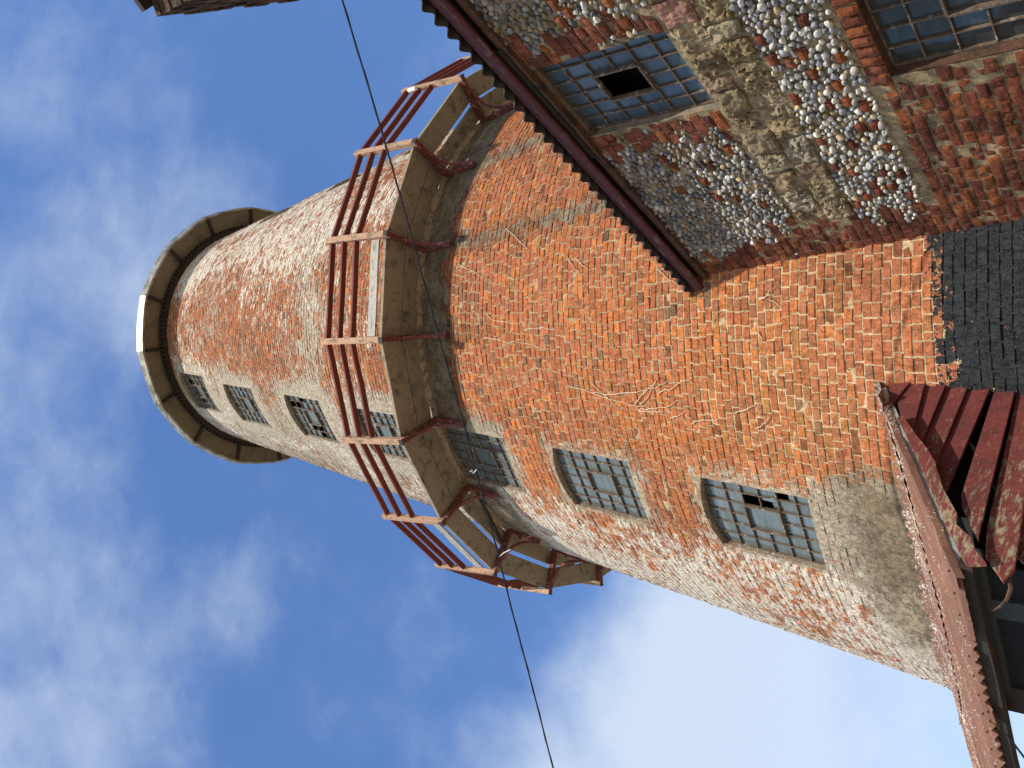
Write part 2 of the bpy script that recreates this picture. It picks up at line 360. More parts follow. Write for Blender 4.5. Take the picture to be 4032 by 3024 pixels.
# mortar core
dphi = .72; phis = np.arange(-180, 180.01, dphi); zs = np.arange(GZ, TOPZ+.001, .045)
PH, ZZ = np.meshgrid(phis, zs); V = Pn(PH, ZZ, -.0050+(vnoise(PH*1.4, ZZ*18, 3., 2)-.5)*.006+.0055*sm(zones(PH, ZZ)[1], .6, .85)+.0012*sm(zones(PH, ZZ)[0], .3, .5))
nj, ni = PH.shape; idx = np.arange(nj*ni).reshape(nj, ni)
Q = np.stack([idx[:-1, :-1], idx[1:, :-1], idx[1:, 1:], idx[:-1, 1:]], -1)
cp = (PH[:-1, :-1]+PH[1:, 1:])/2; cz = (ZZ[:-1, :-1]+ZZ[1:, 1:])/2
Q = Q[~in_window(cp, cz, .005)]
wsh, gry, tr, dmp_shade = zones(PH.ravel(), ZZ.ravel())
mort = np.array([.62, .455, .27])*(0.85+.3*vnoise(PH.ravel()*.8, ZZ.ravel()*8, 2.)[:, None])
dark = sm(vnoise(PH.ravel()*.5, ZZ.ravel()*9, 11.), .6, .85)[:, None]*.3
mort = mort*(1-dark)+np.array([.10, .07, .045])*dark
up_ = sm(ZZ.ravel(), 7.35, 7.7)[:, None]; mort = mort*(1-.35*up_)*(1-.22*sm(ZZ.ravel(), 3.0, 4.6)[:, None])
VV = V.reshape(-1, 3); tints = mort; masks = np.stack([wsh, gry, tr, dmp_shade], -1); QQ = Q.reshape(-1, 4)
# bricks, header bond
BV, BF, BT, BM = [], [], [], []
CH = .0693; ncourse = int((TOPZ-GZ)/CH)
bp, bz, bw, bh = [], [], [], []
for c in range(ncourse):
    z0 = GZ+c*CH; r = rad(z0); L = .1085; n = int(round(2*math.pi*r/L)); p = -118+(c % 2)*math.degrees(L/2/r)+random.uniform(-.35, .35)
    ws = []
    while p < 118:
        q = random.random(); wl = L*(1+random.uniform(-.07, .07))
        if q < .07: wl = L*1.95
        elif q < .11: wl = L*.55
        wd = math.degrees(wl/r); bp.append(p+wd/2); bz.append(z0+CH/2); bw.append(wl-random.uniform(.006, .013)); bh.append(CH-random.uniform(.006, .014)); p += wd
bp, bz, bw, bh = map(np.array, (bp, bz, bw, bh))
wav = (vnoise(bp*.12, bz*.8, 4., 3)-.5)*.05; bz = bz+wav
for pc, z0, h, _ in WINS:
    rr = RA-RB*bz; u = np.radians(bp-pc)*rr; lim = WW/2+.012; side = np.abs(u) > lim
    zr = (bz > z0-.02) & (bz < z0+h+.04); hitx = zr & side & (np.abs(u)-bw/2 < lim)
    out_ = np.abs(u)+bw/2; nu = (out_+lim)/2; bw = np.where(hitx, out_-lim, bw); bp = np.where(hitx, pc+np.degrees(np.sign(u)*nu/rr), bp)
keep = ~in_window(bp, bz, .012) & ~in_window(bp, bz-.022, .012) & ~in_window(bp, bz+.022, .012) & (bz < TOPZ-.02) & (bw > .018)
bp, bz, bw, bh = bp[keep], bz[keep], bw[keep], bh[keep]; nb = len(bp)
red = np.array([.50, .165, .072]); ora = np.array([.61, .215, .070]); brn = np.array([.39, .155, .078]); pin = np.array([.52, .20, .110]); gb = np.array([.20, .135, .095]); och = np.array([.44, .21, .065])
k1 = rng.random(nb); reg = vnoise(bp*.06, bz*.6, 9., 3); low = 1-sm(bz, 2.0, 3.4)
tint = np.where((k1 < .50)[:, None], red, np.where((k1 < .70)[:, None], ora, np.where((k1 < .88)[:, None], brn, np.where((k1 < .955)[:, None], pin, np.where((k1 < .975)[:, None], gb, och)))))
tint = tint*(.80+.30*rng.random((nb, 1)))
mid = np.exp(-((bz-4.6)/1.9)**2)[:, None]*sm(reg, .40, .60)[:, None]; tint = tint*(1-mid*.45)+ora*mid*.45
tint = tint*(1-low[:, None]*.4)+pin*low[:, None]*.4
bro = (sm(vnoise(bp*.035+3, bz*.42, 2., 4), .50, .68)*.6*(1-sm(bz, 7, 7.6)))[:, None]; tint = tint*(1-bro)+tint*np.array([.62, .66, .80])*bro
olv = (np.exp(-((bz-2.9)/.7)**2)*np.exp(-((bp-12)/9)**2)*.28*rng.random(nb))[:, None]; tint = tint*(1-olv)+np.array([.36, .24, .06])*olv
tint = tint*(1-.15*sm(bz, 7.4, 7.8)[:, None])
wsh, gry, tr, dmp_shade = zones(bp, bz)
tint = tint*np.array([1., .94, .84]); jw = rng.random(nb); wsh = wsh+(jw-.5)*.22; gry = gry+(rng.random(nb)-.5)*.14
proud = rng.normal(.0012, .0018, nb); proud = proud-.0035*sm(gry, .6, .85)-.0008*sm(wsh, .3, .5); ero = rng.random(nb) < .04; proud = np.where(ero, -.0025, proud)
tint = np.where((ero & (rng.random(nb) < .5))[:, None], tint*.55, tint)
hw = bw/2; hh = bh/2; sg = [(-1, -1), (1, -1), (1, 1), (-1, 1)]; fr, bk = [], []
for sx, sz in sg:
    jx = rng.normal(0, .0018, nb); jz = rng.normal(0, .0018, nb); zz = bz+sz*(hh-.002)+jz
    fr.append(Pn(bp+np.degrees((sx*(hw-.002)+jx)/(RA-RB*zz)), zz, proud+rng.normal(0, .0022, nb)))
    zz2 = bz+sz*hh; bk.append(Pn(bp+np.degrees(sx*hw/(RA-RB*zz2)), zz2, -.02))
BVt = np.stack(fr+bk, 1).reshape(-1, 3)
base = (np.arange(nb)*8)[:, None]
fq = [(0, 3, 2, 1), (0, 1, 5, 4), (1, 2, 6, 5), (2, 3, 7, 6), (3, 0, 4, 7)]
BQ = np.stack([base+np.array(q)[None] for q in fq], 1).reshape(-1, 4)
BQ = BQ+len(VV)
allV = np.concatenate([VV, BVt]); allQ = np.concatenate([QQ, BQ])
allT = np.concatenate([tints, np.repeat(tint, 8, 0)]); allM = np.concatenate([masks, np.repeat(np.stack([wsh, gry, tr, dmp_shade], -1), 8, 0)])
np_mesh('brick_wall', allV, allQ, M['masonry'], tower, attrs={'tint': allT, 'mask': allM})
# top deck closing the tower
mb = MB(); i0 = mb.verts([P(a, TOPZ, -.01) for a in range(0, 360, 10)]); mb.face([i0+k for k in range(36)][::-1]); mb.build('tower_floor', M['black'], tower)

def frame_axes(pc, z0):
    a = R_(pc)+AZ; o = P(pc, z0); t = Vector((-math.cos(a), math.sin(a), 0)); g = (P(pc, z0+1)-o).normalized(); n = t.cross(g).normalized()
    if n.dot(Vector((-math.sin(a), -math.cos(a), 0))) < 0: n = -n
    return o, t, g, n
def make_window(parent, o, t, g, n, w, h, crown, cols, rows, vent, broken, gm, surround=None, rec=DEP, ventopen=False, lab=None, vrow=None, tone=.5):
    """iron window in its own plane: o bottom centre on the wall face; returns the frame"""
    def L(u, v, d=0.): return o+t*u+g*v+n*d
    topv = lambda u: h+crown*(1-(2*u/w)**2)
    us = [-w/2+w*k/cols for k in range(cols+1)]; vs = [h*k/rows for k in range(rows+1)]
    fm = MB(); bw_, bd = .0078, .018; fw = .011
    vc = vent
    # outer frame
    pts = [(-w/2, 0), (w/2, 0)]
    fm.bar(L(-w/2, .01, -rec), L(w/2, .01, -rec), g*fw, n*bd); fm.bar(L(-w/2+.01, 0, -rec), L(-w/2+.01, topv(-w/2), -rec), t*fw, n*bd); fm.bar(L(w/2-.01, 0, -rec), L(w/2-.01, topv(w/2), -rec), t*fw, n*bd)
    for k in range(8):
        a_, b_ = -w/2+w*k/8, -w/2+w*(k+1)/8; fm.bar(L(a_, topv(a_)-.01, -rec), L(b_, topv(b_)-.01, -rec), g*fw, n*bd)
    for k in range(1, cols):
        u = us[k]
        if vc and vc[0] < k < vc[1]:
            fm.bar(L(u, 0, -rec), L(u, vs[vc[2]], -rec), t*bw_, n*bd); fm.bar(L(u, vs[vc[3]], -rec), L(u, topv(u), -rec), t*bw_, n*bd)
        else: fm.bar(L(u, 0, -rec), L(u, topv(u), -rec), t*bw_, n*bd)
    for k in range(1, rows):
        v = vs[k]
        if vc and vc[2] < k < vc[3]:
            fm.bar(L(-w/2, v, -rec+.001), L(us[vc[0]], v, -rec+.001), g*bw_, n*bd); fm.bar(L(us[vc[1]], v, -rec+.001), L(w/2, v, -rec+.001), g*bw_, n*bd)
        else: fm.bar(L(-w/2, v, -rec+.001), L(w/2, v, -rec+.001), g*bw_, n*bd)
    fo = fm.build('window', M['bars'], parent)
    if lab: fo['label'] = lab
    # panes, each a little out of true
    pv, pf, ptn = [], [], []
    def pane(a, b_, c, d_, hole=None):
        tu, tv = random.gauss(0, .012), random.gauss(0, .012); tn = np.clip(random.gauss(tone, .30), 0, 1); cu, cv_ = (a+b_)/2, (c+d_)/2
        def q(u, v): return L(u, v, -rec-.008+(u-cu)*tu+(v-cv_)*tv)
        if hole is None:
            poly = [(a, c), (b_, c), (b_, min(d_, topv(b_)) if d_ < h-.001 else topv(b_)), (a, d_ if d_ < h-.001 else topv(a))]
            i = len(pv); pv.extend([q(*p_) for p_ in poly]); pf.append([i, i+1, i+2, i+3]); ptn.extend([tn]*4)
        else:   # jagged remains round a hole
            for (x0, y0, x1, y1) in hole:
                i = len(pv); A_, B_ = a+(b_-a)*x0, a+(b_-a)*x1; C_, D_ = c+(d_-c)*y0, c+(d_-c)*y1
                pv.extend([q(A_, C_), q(B_, C_+(d_-c)*random.uniform(-.1, .1)), q(B_-(b_-a)*.12, D_), q(A_, D_)]); pf.append([i, i+1, i+2, i+3]); ptn.extend([tn]*4)
    for i in range(cols):
        for j in range(rows):
            if vc and vc[0] <= i < vc[1] and vc[2] <= j < vc[3]: continue
            bk_ = broken.get((i, j))
            if bk_ == 'gone': continue
            pane(us[i], us[i+1], vs[j], vs[j+1], [(0, 0, .45, 1), (.45, 0, 1, .35)] if bk_ else None)
    tn_ = np.array(ptn)[:, None].repeat(3, 1)
    gl = np_mesh('glass', [tuple(p_) for p_ in pv], pf, gm, fo, attrs={'tint': tn_})
    if vc:
        a, b_, c, d_ = us[vc[0]], us[vc[1]], vs[vc[2]], vs[vc[3]]
        vm = MB(); e = .014
        for (p_, q_, cx_) in ((L(a, c, -rec+.012), L(b_, c, -rec+.012), g), (L(a, d_, -rec+.012), L(b_, d_, -rec+.012), g), (L(a, c, -rec+.013), L(a, d_, -rec+.013), t), (L(b_, c, -rec+.013), L(b_, d_, -rec+.013), t)):
            vm.bar(p_, q_, cx_*e, n*.03)
        vo = vm.build('vent_frame', M['bars'], fo)
        if not ventopen:
            k = [tuple(L(a, c, -rec+.002)), tuple(L(b_, c, -rec+.002)), tuple(L(b_, d_, -rec-.004)), tuple(L(a, d_, -rec-.004))]
            np_mesh('vent_pane', k, [[0, 1, 2, 3]], gm, fo, attrs={'tint': np.full((4, 3), .25)})
    # dark room behind
    rm = MB(); rm.box(L(-w/2-.05, -.05, -rec-.30), t*(w+.1), g*(h+crown+.1), n*.02); rm.build('dark_room', M['black'], fo)
    return fo
names_w = ['lowest tower window with two broken panes', 'tower window with an intact central pane', 'tower window half in the shade of the gallery', 'tower window behind the gallery rails', 'upper tower window with missing panes', 'upper tower window with all panes', 'topmost tower window with holed panes in the shade of the cap']
BRK = {0: {(0, 1): 'hole', (1, 3): 'gone', (1, 2): 'hole'}, 4: {(1, 5): 'gone', (1, 4): 'gone', (0, 3): 'gone', (4, 3): 'gone', (4, 2): 'gone', (5, 2): 'gone'}, 6: {(2, 2): 'gone', (3, 2): 'gone', (2, 3): 'hole', (4, 3): 'gone', (3, 4): 'hole', (1, 4): 'gone'}}
BRK[0] = {(0, 1): 'hole', (1, 2): 'hole', (1, 3): 'gone'}
for wi, (pc, z0, h, _) in enumerate(WINS):
    o, t, g, n = frame_axes(pc, z0)
    hh_ = h/g.z
    fo = make_window(tower, o, t, g, n, WW, hh_, CR, 6, 6, (2, 4, 2, 4), BRK.get(wi, {}), M['glass'], lab=names_w[wi] if wi < 7 else None, tone=.35 if wi < 3 else .75)
    # cement reveal: collar on the wall face, then back to the frame
    mb = MB(); K = []
    def outl(gr):
        o_ = [(-WW/2-gr, -gr), (WW/2+gr, -gr)]
        for k in range(9):
            u = (WW/2)*(1-2*k/8); o_.append((u+math.copysign(gr, u)*(abs(u)/(WW/2)), hh_+CR*(1-(2*u/WW)**2)+gr))
        return o_
    def onwall(u, v, dr):
        z = z0+v*g.z; return P(pc+math.degrees(u/rad(z)), z, dr)
    O1, O0 = outl(SUR), outl(0)
    a_ = mb.verts([onwall(u, v, -.02) for u, v in O1]); b_ = mb.verts([onwall(u+random.gauss(0, .004), v+random.gauss(0, .004), .0015) for u, v in O1])
    c_ = mb.verts([onwall(u+random.gauss(0, .003), v+random.gauss(0, .003), .003) for u, v in O0]); d_ = mb.verts([o+t*u+g*v-n*(DEP+.03) for u, v in O0]); nk = len(O0)
    for A_, B_ in ((a_, b_), (b_, c_), (c_, d_)):
        for k in range(nk): mb.face([A_+k, B_+k, B_+(k+1) % nk, A_+(k+1) % nk])
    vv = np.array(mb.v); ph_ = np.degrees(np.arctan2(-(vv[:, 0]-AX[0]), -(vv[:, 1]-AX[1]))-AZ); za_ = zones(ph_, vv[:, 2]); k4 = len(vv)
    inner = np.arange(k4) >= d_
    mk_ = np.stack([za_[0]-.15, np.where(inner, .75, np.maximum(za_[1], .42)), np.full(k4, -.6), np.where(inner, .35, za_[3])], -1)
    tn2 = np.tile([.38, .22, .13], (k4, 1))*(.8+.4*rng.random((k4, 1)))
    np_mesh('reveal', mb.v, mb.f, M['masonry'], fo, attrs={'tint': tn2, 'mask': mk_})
    sl = MB(); sl.box(o+t*(-WW/2+.004)-n*(DEP)+g*(-.012), t*(WW-.008), n*(DEP-.012), g*.012); sl.build('sill', M['render'], fo)

# cap
CAPN = 16; cph = [3.5+22.5*k for k in range(CAPN)]; cfn = [3.5+5.625*k for k in range(64)]
def ringpts(R, z): return [P(a, z, 0, R=R) for a in cph]
def fine_ring(R, z):   # boards sprung to a slightly flattened curve between the rafters
    return [P(a, z, 0, R=R*(.55+.45*math.cos(R_(11.25))/math.cos(R_(((a-3.5) % 22.5)-11.25)))*1.004) for a in cfn]
cz0, cz1 = 15.44, 15.61
mb = MB()
A1 = mb.verts(fine_ring(2.535, cz0)); A2 = mb.verts(fine_ring(2.555, cz1)); A3 = mb.verts(fine_ring(2.50, cz1)); A4 = mb.verts(fine_ring(2.50, cz0))
for X_, Y_ in ((A1, A2), (A2, A3), (A3, A4), (A4, A1)):
    for k in range(64): mb.face([X_+k, X_+(k+1) % 64, Y_+(k+1) % 64, Y_+k])
mb.build('cap_rim', M['capmetal'], tower)
mb = MB(); A1 = mb.verts(fine_ring(2.505, cz0+.02)); A2 = mb.verts(fine_ring(2.12, cz0+.10))
for k in range(64): mb.face([A1+k, A2+k, A2+(k+1) % 64, A1+(k+1) % 64])
mb.build('cap_soffit', M['soffit'], tower)
for a in cph:
    mb = MB(); p0, p1 = P(a, cz0+.005, 0, R=2.49), P(a, cz0+.065, 0, R=2.17); tt = (P(a+1, 0, 0, R=2.)-P(a, 0, 0, R=2.)).normalized()
    mb.bar(p0, p1, tt*.05, Vector((0, 0, .05)))
    mb.build('cap_rafter', M['darkwood'], tower)
mb = MB()
for k in range(170):
    a = k*360/170; mb.box(P(a-.6, 15.42, 0, R=2.15), P(a+.55, 15.42, 0, R=2.15)-P(a-.6, 15.42, 0, R=2.15), P(a-.6, 15.42, 0, R=2.20)-P(a-.6, 15.42, 0, R=2.15), (0, 0, .07))
B1 = mb.verts([P(a, 15.42, 0, R=2.155) for a in range(0, 360, 5)]); B2 = mb.verts([P(a, 15.42, 0, R=2.075) for a in range(0, 360, 5)]); B3 = mb.verts([P(a, 15.54, 0, R=2.16) for a in range(0, 360, 5)])
for k in range(72): mb.face([B1+k, B2+k, B2+(k+1) % 72, B1+(k+1) % 72]); mb.face([B1+k, B1+(k+1) % 72, B3+(k+1) % 72, B3+k])
mb.build('toothed_rack', M['darkwood'], tower)
mb = MB(); A1 = mb.verts(ringpts(2.55, cz1+.003)); A2 = mb.verts(ringpts(1.2, cz1+.55)); A3 = mb.verts([(AX[0], AX[1], cz1+.8)])
for k in range(CAPN): mb.face([A1+k, A1+(k+1) % CAPN, A2+(k+1) % CAPN, A2+k]); mb.face([A2+k, A2+(k+1) % CAPN, A3])
mb.build('cap_roof', M['capmetal'], tower)

# gallery
ZB = 7.53; K0, DK = -16.41, 17.83
KS = list(range(-6, 9)); mbL = MB()
# ledge under the inner planks
la = [(-125+2.0*k) for k in range(126)]
rows_ = []
for zz, dr in ((7.46, .0), (7.485, .024), (7.52, .045), (7.56, .0)):
    rows_.append(mbL.verts([P(a, zz+.012*math.sin(a*.7)+random.gauss(0, .004), dr*(1+.35*math.sin(a*.9+zz))+random.gauss(0, .004)) for a in la]))
for r0, r1 in zip(rows_[:-1], rows_[1:]):
    for k in range(len(la)-1): mbL.face([r0+k, r1+k, r1+k+1, r0+k+1])
mbL.build('stone_ledge', M['ledge'], tower)
proto = None
def axes_at(a):
    rr = R_(a)+AZ; return Vector((-math.sin(rr), -math.cos(rr), 0)), Vector((-math.cos(rr), math.sin(rr), 0))
def bracket_mb(a):
    o_, t_ = axes_at(a); mb = MB(); zb = ZB-.055
    ri = rad(zb)-.02; C0 = Vector((AX[0], AX[1], 0))
    mb.bar(C0+o_*ri+Vector((0, 0, zb)), C0+o_*3.74+Vector((0, 0, zb)), t_*.052, Vector((0, 0, .075)))
    zf = 6.96
    mb.bar(C0+o_*(rad(zf)+.028)+Vector((0, 0, zf)), C0+o_*(rad(zb)+.028)+Vector((0, 0, zb-.03)), t_*.055, o_*.05)
    pa = C0+o_*(rad(zf)+.06)+Vector((0, 0, zf+.06)); pb = C0+o_*3.55+Vector((0, 0, zb-.04)); cc_ = C0+o_*(rad(7.3)+.10)+Vector((0, 0, 7.36))
    prev = None
    for k in range(9):
        q = k/8; p_ = pa*(1-q)**2+cc_*2*q*(1-q)+pb*q*q
        if prev is not None:
            d_ = (p_-prev).normalized(); mb.bar(prev-d_*.004, p_+d_*.004, t_*.034, d_.cross(t_)*.034)
        prev = p_
    mb.box(C0+o_*(rad(zf)+.05)-t_*.035+Vector((0, 0, zf)), t_*.07, o_*.02, (0, 0, .09))
    for dz_ in (.03, .30): mb.box(C0+o_*(rad(zf+dz_)+.05)-t_*.014+Vector((0, 0, zf+dz_)), t_*.028, o_*.03, (0, 0, .028))
    return mb
for k in KS:
    a = K0+DK*k; o_, t_ = axes_at(a); C0 = Vector((AX[0], AX[1], 0))
    bo = bracket_mb(a).build('bracket', M['bracket'], tower, bevel=.003)
    cb = MB(); cb.box(C0+o_*3.742-t_*.032+Vector((0, 0, ZB-.10)), t_*.064, o_*.012, (0, 0, .075)); cb.build('end_cap', M['darkwood'], bo)
    lean = {5: .05, 6: -.05}.get(k, random.uniform(-.012, .012))
    pm = MB(); pm.bar(C0+o_*3.72+Vector((0, 0, ZB-.085)), C0+o_*(3.772)+t_*lean+Vector((0, 0, 8.47)), t_*.072, o_*.062, cuts=3, jit=.0015); pm.build('post', M['post'], tower, bevel=.004)
    if k == KS[-1]: continue
    a2 = a+DK; o2, t2 = axes_at(a2); ch = ((C0+o2*3.7)-(C0+o_*3.7)); L_ = ch.length; cd = ch.normalized(); on = Vector((cd.y, -cd.x, 0)); on = on if on.dot(o_) > 0 else -on
    for zr, rr, hz_ in ((8.375, 3.765, .062), (8.165, 3.755, .062), (7.955, 3.745, .062)):
        if k == 4 and zr > 8.3: pass
        s0, s1 = random.gauss(0, .006), random.gauss(0, .006)
        rm = MB(); rm.bar(C0+o_*rr+cd*.036+Vector((0, 0, zr+s0)), C0+o2*rr-cd*.036+Vector((0, 0, zr+s1)), on*.066, Vector((0, 0, .032)), cuts=4, jit=.002); rm.build('rail', M['rail'], tower, bevel=.003)
    if k in (0, 3):
        rm = MB(); rm.bar(C0+o_*3.70+cd*.04+Vector((0, 0, 7.68)), C0+o2*3.70-cd*.04+Vector((0, 0, 7.68 if k == 0 else 7.70)), on*.02, Vector((0, 0, .13)), cuts=3, jit=.003); rm.build('toe_board', M['greyboard'], tower)
    # two planks per bay
    for (r0, r1) in ((3.425, 3.69), (3.185, 3.395 if k not in (-2, 3, 4) else 3.37)):
        if k in (-1, 0, 1, 2) and r0 > 3.4: r0 = 3.408
        pm = MB(); jz = random.gauss(0, .004)
        poly = [C0+o_*r0+Vector((0, 0, ZB+jz-.012)), C0+o2*r0+Vector((0, 0, ZB-jz-.012)), C0+o2*r1+Vector((0, 0, ZB-jz-.012)), C0+o_*r1+Vector((0, 0, ZB+jz-.012))]
        pm.prism(poly, (0, 0, .045)); pm.build('floor_plank', M['deck'], tower, bevel=.004)
# loose pole wedged under the deck
mb = MB(); mb.tube([P(39, 7.38, .01), P(46, 7.36, .12), P(53.5, 7.33, .30)], .024, 10); mb.build('timber_prop', M['darkwood'], tower)
mb = MB(); pz = P(K0-2*DK+1.6, 8.12, 0, R=3.80); mb.tube([pz, pz+Vector((0, 0, .13))], .028, 10); mb.build('pipe_stub', M['tie'], tower)

# dead ivy stems still stuck to the wall
VINES = [[(-13.16, 6.881), (-11.53, 6.745), (-10.44, 6.553), (-9.21, 6.418), (-8.72, 6.377)], [(-17.19, 6.079), (-14.55, 5.861), (-13.37, 5.758), (-12.6, 5.706)], [(-2.14, 6.305), (-0.95, 6.161), (-0.56, 5.972), (0.01, 5.79)], [(1.97, 6.36), (2.72, 6.084), (3.03, 5.784), (3.31, 5.607), (4.08, 5.483)], [(0.86, 5.726), (0.69, 5.527), (0.99, 5.294)], [(-9.84, 5.136), (-8.24, 5.033), (-7.12, 4.946)], [(-9.95, 5.041), (-8.97, 4.965), (-7.83, 4.867)], [(-6.29, 4.036), (-5.32, 3.957), (-4.22, 3.842)], [(10.9, 4.75), (10.33, 4.385), (9.88, 4.27), (9.34, 4.129), (8.49, 4.009)], [(12.26, 4.408), (10.9, 4.322), (9.76, 4.227), (8.47, 4.127)], [(12.0, 4.335), (11.39, 4.273), (10.09, 4.204), (8.12, 4.104)], [(10.28, 4.125), (9.57, 3.987), (8.48, 3.862), (7.84, 3.738)], [(12.64, 4.343), (12.43, 4.163), (11.82, 4.01), (11.14, 3.881)], [(13.12, 4.363), (12.93, 4.209), (12.78, 4.087)], [(13.67, 4.019), (13.12, 3.935), (12.6, 3.865)], [(14.03, 3.813), (13.46, 3.677), (13.14, 3.535)], [(12.17, 3.369), (11.65, 3.251), (10.93, 3.157), (10.67, 3.128)], [(14.01, 3.197), (13.2, 3.124), (12.26, 3.051)], [(-1.47, 3.075), (-1.98, 3.011), (-2.65, 2.98), (-2.89, 2.944)], [(-1.61, 2.996), (-1.22, 2.94), (-0.62, 2.89)], [(2.08, 3.105), (2.66, 3.069), (3.23, 3.061)],
         [(10.9, 4.9), (11.6, 4.7), (12.1, 4.45), (12.7, 4.2)], [(9.8, 5.2), (10.6, 4.98), (10.9, 4.75), (12.9, 4.62)], [(9.2, 4.9), (10.4, 4.8), (11.9, 4.68)]]
for vi, pl in enumerate(VINES):
    mb = MB(); pts = []
    for (a0, z0_), (a1, z1_) in zip(pl[:-1], pl[1:]):
        for q in np.linspace(0, 1, 4)[:-1]: pts.append(P(a0+(a1-a0)*q+random.gauss(0, .10), z0_+(z1_-z0_)*q, .010+random.uniform(0, .007)))
    pts.append(P(*pl[-1], .012)); n_ = len(pts)
    mb.tube(pts, [.0040*(1-.6*k/n_) for k in range(n_)], 5); mb.build('ivy_stem', M['vine'], tower)

# ------------------------------------------------------------------ flint building
C0w = Vector((.94, 6.2, 0)); dS = Vector((math.sin(R_(155)), math.cos(R_(155)), 0)); nO = Vector((-.90630779, -.42261826, 0))
def Wp(s, z, off=0.): return C0w+dS*s+nO*off+Vector((0, 0, z))
flint = empty('flint_cottage', Wp(1.5, GZ, -.2), 'single storey flint and brick outbuilding with a corrugated roof built against the mill', 'building')
WSA, WSB = -.55, 6.5; WT = 3.585
W1 = (1.63, 2.30, 2.60, 3.56); W2 = (1.60, 2.66, .30, 1.62)
def inW(s, z, gr=0.):
    a = (s > W1[0]-gr) & (s < W1[1]+gr) & (z > W1[2]-gr) & (z < W1[3]+gr)
    b = (s > W2[0]-gr) & (s < W2[1]+gr) & (z > W2[2]-gr) & (z < W2[3]+gr); return a | b
# mortar face as a fine sheet with openings
ss = np.arange(WSA, WSB+.001, .04); zz = np.arange(GZ, WT+.001, .035)
S_, Z_ = np.meshgrid(ss, zz)
S_ = S_+0; 
def snap(A, vals, step):
    for v in vals: A = np.where(np.abs(A-v) < step*.5, v, A)
    return A
S_ = snap(S_, (W1[0], W1[1], W2[0], W2[1]), .0399); Z_ = snap(Z_, (W1[2], W1[3], W2[2], W2[3]), .0349)
off = (vnoise(S_*14, Z_*14, 2., 4)-.5)*.028-.004
Cw = np.array(C0w); dSn = np.array(dS); nOn = np.array(nO)
def Wn(s, z, off): return Cw+np.asarray(s)[..., None]*dSn+np.asarray(off)[..., None]*nOn+np.asarray(z)[..., None]*np.array([0, 0, 1.])
V = Wn(S_, Z_, off); nj, ni = S_.shape; idx = np.arange(nj*ni).reshape(nj, ni)
Q = np.stack([idx[:-1, :-1], idx[:-1, 1:], idx[1:, 1:], idx[1:, :-1]], -1); cs = (S_[:-1, :-1]+S_[1:, 1:])/2; cz_ = (Z_[:-1, :-1]+Z_[1:, 1:])/2
Q = Q[~inW(cs, cz_)]; V = V.reshape(-1, 3)
sf, zf = S_.ravel(), Z_.ravel(); mt = np.array([.80, .70, .52])*(.75+.5*vnoise(sf*9, zf*9, 5.)[:, None])
mt = np.where((zf > 2.75)[:, None], mt*.9, mt)
LV = [V]; LF = [Q.reshape(-1, 4)]; LT = [mt]; LM = [np.tile([-.3, -.1, -.6], (len(V), 1))]; cnt = len(V)
def addgeo(v, f, tint_, mask_=(-.3, -.15, -.6)):
    global cnt
    v = np.asarray(v, float); f = np.asarray(f); LV.append(v); LF.append(f+cnt); LT.append(np.tile(tint_, (len(v), 1)) if np.ndim(tint_) == 1 else tint_); LM.append(np.tile(mask_, (len(v), 1))); cnt += len(v)
def rough_block(s0, s1, z0, z1, out, nz, tint_, nx=5, ny=4, amp=.012, rnd=.5, mask_=(-.3, -.15, -.6), chip=0.):
    """stone or brick with an uneven face; nx*ny quads, edges rolled back"""
    u = np.linspace(-1, 1, nx+1); v = np.linspace(-1, 1, ny+1); Ug, Vg = np.meshgrid(u, v)
    s = (s0+s1)/2+Ug*(s1-s0)/2; z = (z0+z1)/2+Vg*(z1-z0)/2; sd_ = random.random()*50
    e = np.maximum(np.abs(Ug), np.abs(Vg)); o_ = out*(1-rnd*e**6)+(vnoise(s*nz+sd_, z*nz, sd_, 4)-.5)*2*amp
    if nx > 15: o_ = o_-.022*sm(vnoise(s*70+sd_, z*70, 7., 2), .56, .74)*(sd_ % 1 > .3)+(vnoise(s*90, z*90, sd_, 2)-.5)*.008
    if chip: o_ = o_-chip*sm(vnoise(s*16+sd_, z*16, 3., 2), .5, .75)
    b_ = (e > .99); s = s+np.where(b_, (vnoise(s*30+sd_, z*30, 1.)-.5)*amp*1.2, 0); z = z+np.where(b_, (vnoise(s*30, z*30+sd_, 2.)-.5)*amp*1.2, 0)
    o_ = np.where(b_, o_*.7, o_)
    V1 = Wn(s, z, o_).reshape(-1, 3); ix = np.arange((nx+1)*(ny+1)).reshape(ny+1, nx+1)
    q = np.stack([ix[:-1, :-1], ix[:-1, 1:], ix[1:, 1:], ix[1:, :-1]], -1).reshape(-1, 4)
    ring = list(ix[0, :])+list(ix[1:, -1])+list(ix[-1, ::-1][1:])+list(ix[::-1, 0][1:-1]); rv = V1[ring]-nOn*(out+.05); n0 = len(V1); nr = len(ring)
    q2 = [[ring[k], n0+k, n0+(k+1) % nr, ring[(k+1) % nr]] for k in range(nr)]
    addgeo(np.concatenate([V1, rv]), np.concatenate([q, np.array(q2)]), np.array(tint_), mask_)
def brickcol():
    c = random.choice([(.34, .105, .062), (.30, .092, .058), (.24, .080, .060), (.42, .145, .058), (.36, .13, .085)])
    return np.array(c)*random.uniform(.82, 1.15)*1.45
occ = []
def is_quoin(s, z): return s < (.10 if z > 3.3 else .14 if z > 3.15 else .24 if z > 2.95 else .34 if z > 2.75 else .43)+.09*(int(z/.066) % 3 == 0)-.07*(int(z/.066) % 3 == 1)
